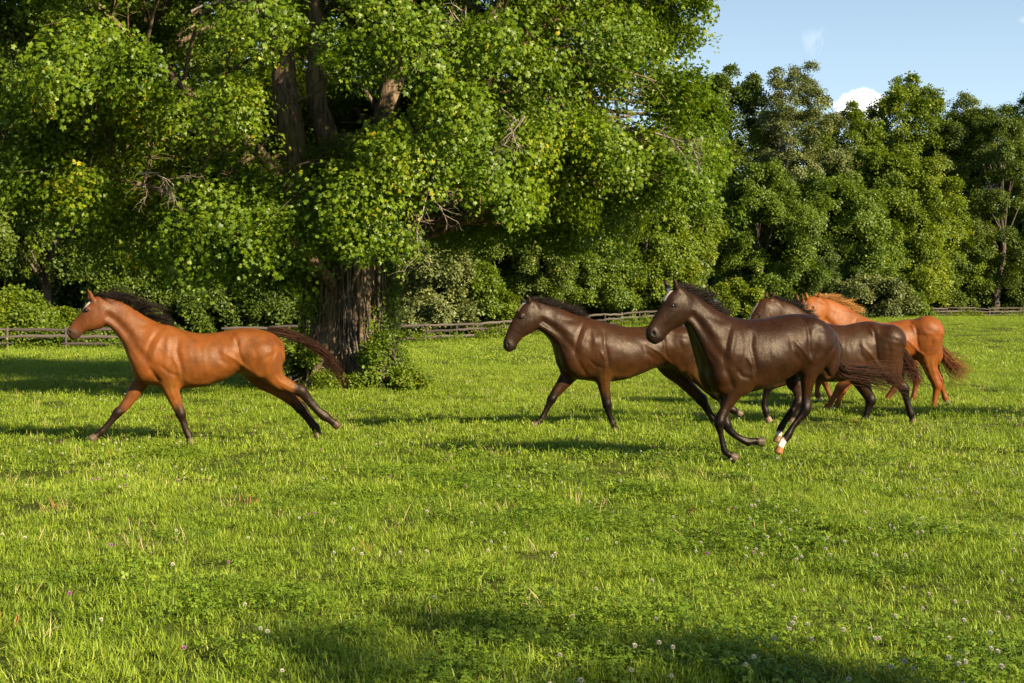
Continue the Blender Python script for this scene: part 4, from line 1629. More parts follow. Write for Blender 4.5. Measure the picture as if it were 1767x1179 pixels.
def build_horse(spec):
    hs = Horse(spec['px'], spec['scale'], spec['yaw'], spec.get('dz', 0.0))
    zm = spec['zoom']
    rng = np.random.default_rng(spec['seed'])
    body = hs.sections(spec['body'], 0.0, zm)
    nb = spec['nneck']                      # the last nb sections are the neck
    body[:len(body) - nb, 7] = 0.10
    body[len(body) - nb:, 7] = 0.28
    headN = hs.sections(spec['head'], 0.06, spec.get('hzoom', zm))
    legs = {}
    for key, L in spec['legs'].items():
        near = key[0] == 'n'
        fore = key[1] == 'f'
        wt, wb = (0.155, 0.115) if fore else (0.15, 0.11)
        sg = 1 if near else -1
        legs[key] = hs.limb(L, spec.get('lzoom', {}).get(key, zm), wt * sg, wb * sg)
    allN = np.concatenate([body, headN] + list(legs.values()))
    lo = (allN[:, :3] - allN[:, 3:4]).min(0) - 0.08
    hi = (allN[:, :3] + allN[:, 3:4]).max(0) + 0.08
    lo[1], hi[1] = -0.42, 0.42
    hi[2] += 0.1
    F = Field(lo, hi, spec.get('step', H_STEP))
    F.union(F.loft(catmull(body, 5), 0.12, 0.04, 0.05), 0.02)
    F.union(F.loft(catmull(headN, 4), 0.08, 0.05, 0.022), 0.05)
    hs.leg_dense = {}
    for key, N in legs.items():
        fore = key[1] == 'f'
        sg = 1 if key[0] == 'n' else -1
        dn = catmull(N, 4)
        hs.leg_dense[key] = dn
        F.add(dn, 0.075 if fore else 0.09, 0.1)
        # joints: knee or hock and fetlock a little wider than the bones beside them
        kn = N[spec['knee']]
        F.add([[*kn[:3], kn[3] * 1.02, kn[4] * 1.12, 0, 1, 0], [*(kn[:3] + 0.001), kn[3] * 1.02, kn[4] * 1.12, 0, 1, 0]], 0.03)
        if not fore:                       # point of the hock
            up = N[spec['knee'] - 1][:3] - kn[:3]
            up /= np.linalg.norm(up)
            bk = np.array([1.0, 0, 0.25])
            tip = kn[:3] + bk * 0.03 + up * 0.055
            F.add([[*kn[:3], 0.035, 0.03, 0, 1, 0], [*tip, 0.02, 0.017, 0, 1, 0]], 0.03)
            F.add([[*tip, 0.014, 0.012, 0, 1, 0], [*(kn[:3] + up * 0.22 + np.array([0.02, 0, 0])), 0.02, 0.018, 0, 1, 0]], 0.04)
        # tendon behind the cannon bone
        a, b = N[-2][:3], N[-1][:3]
        d = b - a
        d /= np.linalg.norm(d)
        r = spec['scale']
        hr = 0.043 if fore else 0.040
        h0, h1 = b - d * 0.045, b + d * 0.035
        T = F.chain(np.array([[*h0, hr * 0.82, hr * 0.85, 0, 1, 0], [*h1, hr * 1.28, hr * 1.18, 0, 1, 0]]), 0.05)
        X, Y, Z = F.pts((slice(None),) * 3)
        side = np.array([d[2], 0, -d[0]])
        if abs(d[0]) < 0.8 and side[0] > 0:
            side = -side
        cutn = d * 0.9 + np.array([0, 0, -0.1])
        cutn /= np.linalg.norm(cutn)
        pl = ((X - h1[0]) * cutn[0] + (Y - h1[1]) * cutn[1] + (Z - h1[2]) * cutn[2]).astype(np.float32)
        F.union(np.maximum(T, pl - 0.006), 0.012)
        legs[key] = N
        hs.leg_dense[key + '_hoof'] = (h0, h1)
    # landmarks -> muscles on both sides
    lm = spec.get('lm')
    if lm:
        M = {k: hs.pt(zm[0] + x / zm[2], zm[1] + y / zm[2], 0.0)[0] for k, (x, y) in lm.items()}
        def mus(a, b, pa, pb, la, lb, wa, wb, k=0.09):
            for sg in (1, -1):
                c0 = np.array([a[0], sg * wa, a[2]])
                c1 = np.array([b[0], sg * wb, b[2]])
                N = catmull([[*c0, pa * 0.6, la * 0.7, 0, 1, 0], [*(0.5 * (c0 + c1) + [0, 0.0, 0]), (pa + pb) / 2, (la + lb) / 2, 0, 1, 0], [*c1, pb * 0.6, lb * 0.7, 0, 1, 0]], 4)
                F.add(N, k)
        def groove(a, b, p, wa, wb, k=0.04):
            for sg in (1, -1):
                F.cut([[a[0], sg * wa, a[2], p, p * 1.1, 0, 1, 0], [b[0], sg * wb, b[2], p, p * 1.1, 0, 1, 0]], k)
        W_, SP, E, H, BU, ST = (M[k] for k in ('W', 'S', 'E', 'H', 'B', 'K'))
        mid = 0.45 * W_ + 0.55 * E
        mus(W_ + [0.0, 0, -0.16], SP, 0.085, 0.09, 0.05, 0.06, 0.150, 0.168, 0.05)
        mus(mid, E, 0.11, 0.09, 0.055, 0.06, 0.192, 0.170, 0.05)
        mus(SP + [0.02, 0, 0.02], SP + [0.05, 0, -0.12], 0.08, 0.07, 0.06, 0.06, 0.10, 0.08)
        mus(H + [0.04, 0, -0.06], BU + [-0.08, 0, 0.04], 0.12, 0.12, 0.065, 0.065, 0.150, 0.12)
        mus(H + [0.06, 0, -0.12], ST, 0.12, 0.10, 0.06, 0.07, 0.186, 0.178, 0.05)
        mus(BU + [-0.07, 0, -0.04], 0.5 * (BU + ST) + [0.03, 0, -0.12], 0.09, 0.08, 0.06, 0.06, 0.138, 0.150, 0.05)
        CH = M['C'] if 'C' in M else None
        if CH is not None:
            mus(CH + [0.095, 0, 0.10], CH + [0.12, 0, -0.14], 0.105, 0.11, 0.10, 0.11, 0.085, 0.095, 0.06)
        # ribs and loose skin: a few millimetres of relief
        X, Y, Z = F.pts((slice(None),) * 3)
        a0, a1 = E[0] + 0.10, H[0] - 0.02
        zc0 = 0.5 * (W_[2] + E[2])
        mk = np.clip((X - a0) / 0.12, 0, 1) * np.clip((a1 - X) / 0.15, 0, 1) * np.clip((np.abs(Y) - 0.10) / 0.1, 0, 1) * np.clip(1 - np.abs(Z - zc0 + 0.05) / 0.3, 0, 1)
        F.D += (spec.get('ribs', 0.0010) * mk * np.sin((X + 0.25 * (Z - zc0)) * 78 + 1.5 * np.sin(Z * 9))).astype(np.float32)
        F.D += (0.0020 * np.sin(X * 17 + 2.1 * np.sin(Z * 11)) * np.sin(Z * 15 + 1.7 * np.sin(X * 8) + Y * 9)).astype(np.float32)
        F.D += (0.0009 * np.sin(X * 41 + 2.3 * np.sin(Z * 19 + Y * 9)) * np.sin(Z * 33 + 2.0 * np.sin(X * 23))).astype(np.float32)
    if spec.get('relief', True):
        carve(F, relief_lines(hs, body, nb, zm, not REL_TS), 1.05)
        LL = []
        for key, N in legs.items():
            kn = spec['knee']
            for i0, i1, off, w, d in ((kn + 0.6, len(N) - 2.6, 0.30, .012, .006), (1.5, kn - 0.5, 0.25, .016, .007), (1.5, kn - 0.5, -0.35, .014, .004)):
                ii = np.linspace(i0, i1, 5)
                c = np.stack([np.interp(ii, range(len(N)), N[:, j]) for j in (0, 2, 3)], 1)
                dv = c[-1, :2] - c[0, :2]
                dv /= np.linalg.norm(dv)
                nv = np.array([-dv[1], dv[0]])
                if nv[0] < 0:
                    nv = -nv
                LL.append((c[:, :2] + nv * (c[:, 2:3] * off), w, d))
        carve(F, LL, 1.3, 0.04, 0.08)
    # neck: the band of muscle along the throat and the jugular groove above it
    nk = body[len(body) - nb - 1:-1]
    for sg in (1, -1):
        R, Gv = [], []
        for r in nk:
            up = np.array([r[5], 0, r[6]])
            lw = r[4]
            f1, f2 = -0.70, -0.38
            R.append([*(r[:3] + up * r[3] * f1 + [0, sg * lw * 0.66, 0]), 0.036, 0.03, 0, 1, 0])
            Gv.append([*(r[:3] + up * r[3] * f2 + [0, sg * lw * 1.17, 0]), 0.013, 0.016, 0, 1, 0])
        F.add(catmull(R, 3), 0.06)
        Gd = catmull(Gv, 3)
        for i in range(len(Gd) - 1):
            pass
        F.cut(Gd, 0.075)
    # head: cheeks, brow, nostrils, mouth
    k0, k1, k2 = headN[0], headN[1], headN[2]
    for sg in (1, -1):
        up = np.array([k1[5], 0, k1[6]])
        ck = k1[:3] - up * k1[3] * 0.22
        F.add([[ck[0], ck[1] + sg * 0.052, ck[2], k1[3] * 0.58, 0.032, 0, 1, 0], [ck[0] + .001, ck[1] + sg * 0.052, ck[2], k1[3] * 0.58, 0.032, 0, 1, 0]], 0.02)
        fa = k1[:3] * 0.4 + k2[:3] * 0.6 + up * 0.01
        fb = headN[3][:3] + up * 0.005
        F.add([[fa[0], fa[1] + sg * 0.072, fa[2], 0.014, 0.012, 0, 1, 0], [fb[0], fb[1] + sg * 0.048, fb[2], 0.01, 0.01, 0, 1, 0]], 0.03)
    hz = spec.get('hzoom', zm)
    hw = spec['head'][1][5] if len(spec['head'][1]) > 5 else 0.0
    nw = spec['head'][5][5] if len(spec['head'][5]) > 5 else 0.0
    e0, es = hs.pt(hz[0] + spec['eye'][0] / hz[2], hz[1] + spec['eye'][1] / hz[2], hw + 0.08)
    eyes = []
    for sg in (1, -1):
        e = np.array([e0[0], hw + sg * 0.078, e0[2]])
        F.add([[e[0] + 0.004, e[1] - sg * 0.008, e[2] + 0.022, 0.024, 0.018, 0, 1, 0], [e[0] - 0.02, e[1] - sg * 0.012, e[2] + 0.012, 0.018, 0.014, 0, 1, 0]], 0.02)
        F.cut([[e[0], e[1] + sg * 0.012, e[2], 0.017, 0.012, 0, 1, 0], [e[0] - 0.002, e[1] + sg * 0.012, e[2], 0.017, 0.012, 0, 1, 0]], 0.012)
        eyes.append(e)
    n0, _ = hs.pt(hz[0] + spec['nostril'][0] / hz[2], hz[1] + spec['nostril'][1] / hz[2], nw + 0.05)
    for sg in (1, -1):
        c = np.array([n0[0], nw + sg * 0.050, n0[2]])
        F.add([[c[0] + 0.012, c[1] - sg * 0.016, c[2], 0.034, 0.02, 0, 1, 0], [c[0] + 0.013, c[1] - sg * 0.016, c[2] + 0.01, 0.034, 0.02, 0, 1, 0]], 0.02)
        F.cut([[c[0] + 0.004, c[1] + sg * 0.004, c[2] + 0.012, 0.014, 0.018, 0, 1, 0], [c[0] + 0.012, c[1] + sg * 0.004, c[2] - 0.012, 0.011, 0.018, 0, 1, 0]], 0.008)
    # ears
    for (bx, by, tx, ty), sg in zip(spec['ears'], (1, -1)):
        ew = spec['head'][0][5] if len(spec['head'][0]) > 5 else 0.0
        b, _ = hs.pt(hz[0] + bx / hz[2], hz[1] + by / hz[2], ew + sg * 0.045)
        t, _ = hs.pt(hz[0] + tx / hz[2], hz[1] + ty / hz[2], ew + sg * 0.065)
        v = t - b
        b = b - v * 0.25
        E_ = [[*b, 0.026, 0.024, 0, 1, 0], [*(b + (t - b) * 0.45), 0.030, 0.022, 0, 1, 0], [*(b + (t - b) * 0.75), 0.022, 0.016, 0, 1, 0], [*t, 0.007, 0.007, 0, 1, 0]]
        F.add(catmull(E_, 3), 0.015)
        f = np.array([-abs(v[2]) * 0.0 - 1.0, 0.35 * sg, 0.0])
        q0 = b + (t - b) * 0.5 + f * 0.026
        q1 = b + (t - b) * 0.8 + f * 0.018
        F.cut([[*q0, 0.014, 0.012, 0, 1, 0], [*q1, 0.008, 0.008, 0, 1, 0]], 0.008)
    V, Q = surface_nets(F)
    # drop stray crumbs: keep vertices within the body only (largest part) - crumbs do not occur with these chains
    # ---- coat colours, by place on the animal
    base = np.array(spec['base'])
    pts_c = np.array(spec['points'])
    C = np.repeat(base[None, :], len(V), 0)
    # dorsal stripe a little darker, flanks and elbows lighter
    zc = np.interp(V[:, 0], body[::-1, 0] if body[0, 0] > body[-1, 0] else body[:, 0], (body[:, 2] + body[:, 3])[::-1] if body[0, 0] > body[-1, 0] else body[:, 2] + body[:, 3])
    def blend(mask, col):
        m = np.clip(mask, 0, 1)[:, None]
        C[:] = C * (1 - m) + np.asarray(col)[None, :] * m
    if 'flank' in spec:
        fl = ss(V[:, 2], zc.mean() - 0.55, zc.mean() - 0.75) * ss(np.abs(V[:, 1]), 0.1, 0.24)
        blend(fl * 0.55, spec['flank'])
    if 'neck' in spec:
        nx = body[len(body) - nb, 0]
        blend(ss(V[:, 0], nx + 0.05, nx - 0.35) * 0.7, spec['neck'])
    def chain_t(N, P):
        best = np.full(len(P), 9.0)
        tt = np.zeros(len(P))
        for i in range(len(N) - 1):
            d = seg_dist(P[:, 0], P[:, 1], P[:, 2], N[i], N[i + 1])
            v = N[i + 1][:3] - N[i][:3]
            t = np.clip(((P - N[i][:3]) @ v) / (v @ v + 1e-9), 0, 1)
            u = d < best
            best[u] = d[u]
            tt[u] = (i + t)[u]
        return best, tt
    nn = {}
    for key in legs:
        dn = hs.leg_dense[key]
        d, t = chain_t(dn, V)
        t = t / 4.0
        nearleg = ss(d, 0.05, 0.015)
        nn[key] = (d, t, nearleg)
        nz = 0.25 * np.sin(V[:, 0] * 40 + V[:, 1] * 25)
        if spec.get('leg_points', True):
            blend(nearleg * ss(t + nz, spec['knee'] - 1.3, spec['knee'] - 0.1), pts_c)
        if key in spec.get('socks', {}):
            blend(nearleg * ss(t + 0.4 * nz, spec['socks'][key], spec['socks'][key] + 0.25), (0.62, 0.55, 0.48))
        h0, h1 = hs.leg_dense[key + '_hoof']
        ax = h1 - h0
        L = np.linalg.norm(ax)
        ax = ax / L
        rel = V - h0
        tz = rel @ ax
        rd = np.linalg.norm(rel - tz[:, None] * ax, axis=1)
        hm = ss(tz, 0.004, 0.012) * (rd < 0.085) * (tz < L + 0.06)
        blend(hm, spec.get('hooves', {}).get(key, (0.10, 0.075, 0.055)))
    # muzzle dark, blaze
    d, t = chain_t(headN, V)
    nh = ss(d, 0.05, 0.02)
    blend(nh * ss(t, 3.6, 5.0) * spec.get('muzzle', 0.85), spec.get('muzzle_c', pts_c * 1.5))
    ti = np.clip(t, 0, len(headN) - 1)
    up = np.stack([np.interp(ti, range(len(headN)), headN[:, j]) for j in (5, 6)], 1)
    cc = np.stack([np.interp(ti, range(len(headN)), headN[:, j]) for j in range(5)], 1)
    sU = ((V[:, 0] - cc[:, 0]) * up[:, 0] + (V[:, 2] - cc[:, 2]) * up[:, 1]) / cc[:, 3]
    lat = (V[:, 1] - cc[:, 1]) / cc[:, 4]
    if 'blaze' in spec:
        t0, t1, wd = spec['blaze']
        blend(nh * ss(t, t0 - 0.15, t0 + 0.1) * ss(t, t1 + 0.2, t1) * ss(sU, 0.55, 0.75) * ss(np.abs(lat), wd + 0.15, wd), (0.7, 0.64, 0.58))
    # darker rims round eyes and nostrils, inside the ears
    for e in eyes:
        r = np.linalg.norm((V - e) * [1, 0.7, 1.3], axis=1)
        blend(ss(r, 0.045, 0.022) * 0.85, pts_c)
    for sg in (1, -1):
        r = np.linalg.norm(V - np.array([n0[0] + 0.008, nw + sg * 0.046, n0[2]]), axis=1)
        blend(ss(r, 0.024, 0.014), (0.004, 0.003, 0.003))
    # mane bed on the crest
    me = mesh_faces('horse_body', V * [1, -1, 1], Q[:, ::-1])
    rgba = np.concatenate([C, np.ones((len(C), 1))], 1).astype(np.float32)
    me.attributes.new('coat', 'FLOAT_COLOR', 'POINT').data.foreach_set('color', rgba.ravel())
    root = empty('horse', hs.B, label=spec['label'], cat='horse', group='horses running across the pasture')
    root.rotation_euler = (0, 0, hs.yaw)
    bo = link('body', me, spec['coat_mat'], root)
    sm = bo.modifiers.new('smooth', 'SMOOTH')
    sm.factor = 0.5
    sm.iterations = 3
    # eyes
    for e in eyes:
        import bmesh
        bm = bmesh.new()
        bmesh.ops.create_uvsphere(bm, u_segments=12, v_segments=8, radius=0.021)
        em = bpy.data.meshes.new('eye')
        bm.to_mesh(em)
        bm.free()
        for pl in em.polygons: pl.use_smooth = True
        eo = link('eye', em, EYE_MAT, root)
        eo.location = (e[0], -(e[1] - (0.006 if e[1] > hw else -0.006)), e[2])
    # mane
    tops = []
    allsec = np.concatenate([body[len(body) - nb - spec.get('mane_back', 1):], headN[:1]])
    dn = catmull(allsec, 6)
    for r in dn:
        tops.append([r[0] + r[5] * r[3] * 0.97, r[1], r[2] + r[6] * r[3] * 0.97])
    tops = np.array(tops)
    mn = spec['mane']
    st = []
    nl = max(8, mn['n'] // 11)
    for q in range(nl):
        u0 = (q + rng.random()) / nl * (len(tops) - 1)
        rel = u0 / (len(tops) - 1)          # 0 withers .. 1 poll
        L0 = mn['len'] * (0.35 + 0.65 * math.sin(0.35 + 2.4 * rel)) * (0.6 + 0.5 * rng.random())
        lift = mn['lift'] * (0.5 + 0.9 * rng.random())
        side = rng.normal(mn.get('side', 0), 0.25)
        gr = mn['grav'] * (0.5 + rng.random())
        sd = int(rng.integers(1 << 30))
        for i in range(12):
            u = np.clip(u0 + rng.normal(0, 0.35), 0, len(tops) - 1.001)
            j = int(u)
            f = u - j
            p = tops[j] * (1 - f) + tops[min(j + 1, len(tops) - 1)] * f
            p = p + [rng.normal(0, 0.005), rng.normal(0, 0.012), -0.014]
            r2 = np.random.default_rng(sd)
            d0 = [0.6 + 0.08 * rng.normal(), side + 0.08 * rng.normal(), lift + 0.08 * rng.normal()]
            g = grow(r2, p, d0, L0 * (0.7 + 0.5 * rng.random()), 9, gr, mn.get('wav', 0.12), mn.get('flow', (1.0, 0, 0)))
            g += np.linspace(0, 1, len(g))[:, None] * rng.normal(0, 0.018, 3)
            st.append(g)
    # forelock
    pol = tops[-1]
    for i in range(mn.get('fore', 30)):
        p = pol + [rng.normal(-0.01, 0.015), rng.normal(0, 0.02), rng.normal(0.0, 0.008)]
        d0 = [0.3 + 0.2 * rng.normal(), rng.normal(0, 0.3), 0.5 * mn.get('flift', 0.6)]
        st.append(grow(rng, p, d0, mn['len'] * (0.25 + 0.3 * rng.random()), 6, mn['grav'] + 0.3, 0.15, (0.9, rng.normal(0, 0.2), -0.1)))
    st = [s * [1, -1, 1] for s in st]
    link('mane', hair_mesh('mane', st, mn.get('rad', 0.0042)), spec['mane_mat'], root)
    # tail: strands follow a traced path and fan out
    tl = spec['tail']
    path = []
    for (x, y, w, sp) in tl['path']:
        c, _ = hs.pt(x, y, w)
        path.append([*c, sp])
    path = catmull(path, 5)
    st = []
    np_ = len(path)
    Tn = np.gradient(path[:, :3], axis=0)
    Tn /= np.linalg.norm(Tn, axis=1)[:, None]
    for i in range(tl['n']):
        a, b = rng.normal(0, 0.5), rng.normal(0, 0.5)
        drift = rng.normal(0, 0.35, 2)
        end = int(np_ * (0.55 + 0.45 * rng.random() ** 0.6))
        ph = rng.random() * 6.28
        pts = []
        for j in range(end):
            t = j / (np_ - 1)
            perp = np.array([-Tn[j, 2], 0, Tn[j, 0]])
            sp = path[j, 3]
            oa = (a + drift[0] * t * 1.3) * sp + tl.get('wave', 0.012) * math.sin(9 * t + ph) * t
            ob = (b + drift[1] * t * 1.3) * sp * 0.8 + tl.get('wave', 0.012) * math.cos(8 * t + ph) * t
            pts.append(path[j, :3] + perp * oa + np.array([0, ob, 0]))
        if len(pts) > 2:
            st.append(np.array(pts) * [1, -1, 1])
    link('tail', hair_mesh('tail', st, tl.get('rad', 0.0045)), spec['tail_mat'], root)
    return root
COAT_BAY = mat_coat('bay_coat', 0.48, 0.0, 0.22)
COAT_DARK = mat_coat('dark_coat', 0.40, 0.0, 0.16)
COAT_CHEST = mat_coat('chestnut_coat', 0.48, 0.0, 0.22)
HAIR_BLACK = mat_hair('black_hair', (0.004, 0.003, 0.0025), (0.025, 0.016, 0.011))
HAIR_RUST = mat_hair('dark_hair_with_rusty_ends', (0.006, 0.004, 0.003), (0.085, 0.030, 0.012))
HAIR_RED = mat_hair('red_brown_hair', (0.07, 0.025, 0.012), (0.30, 0.11, 0.04))
HAIR_GOLD = mat_hair('golden_hair', (0.22, 0.075, 0.018), (0.55, 0.28, 0.08))
PX = (0.0, 0.0, 1.0)
ZA = (90, 480, 3.2127)
ZB2 = (150, 620, 7.859)
ZB3 = (390, 550, 5.361)
ZC = (850, 470, 3.9295)
ZD = (1090, 460, 3.368)
ZE = (1210, 640, 6.936)
ZF = (1280, 480, 3.9295)

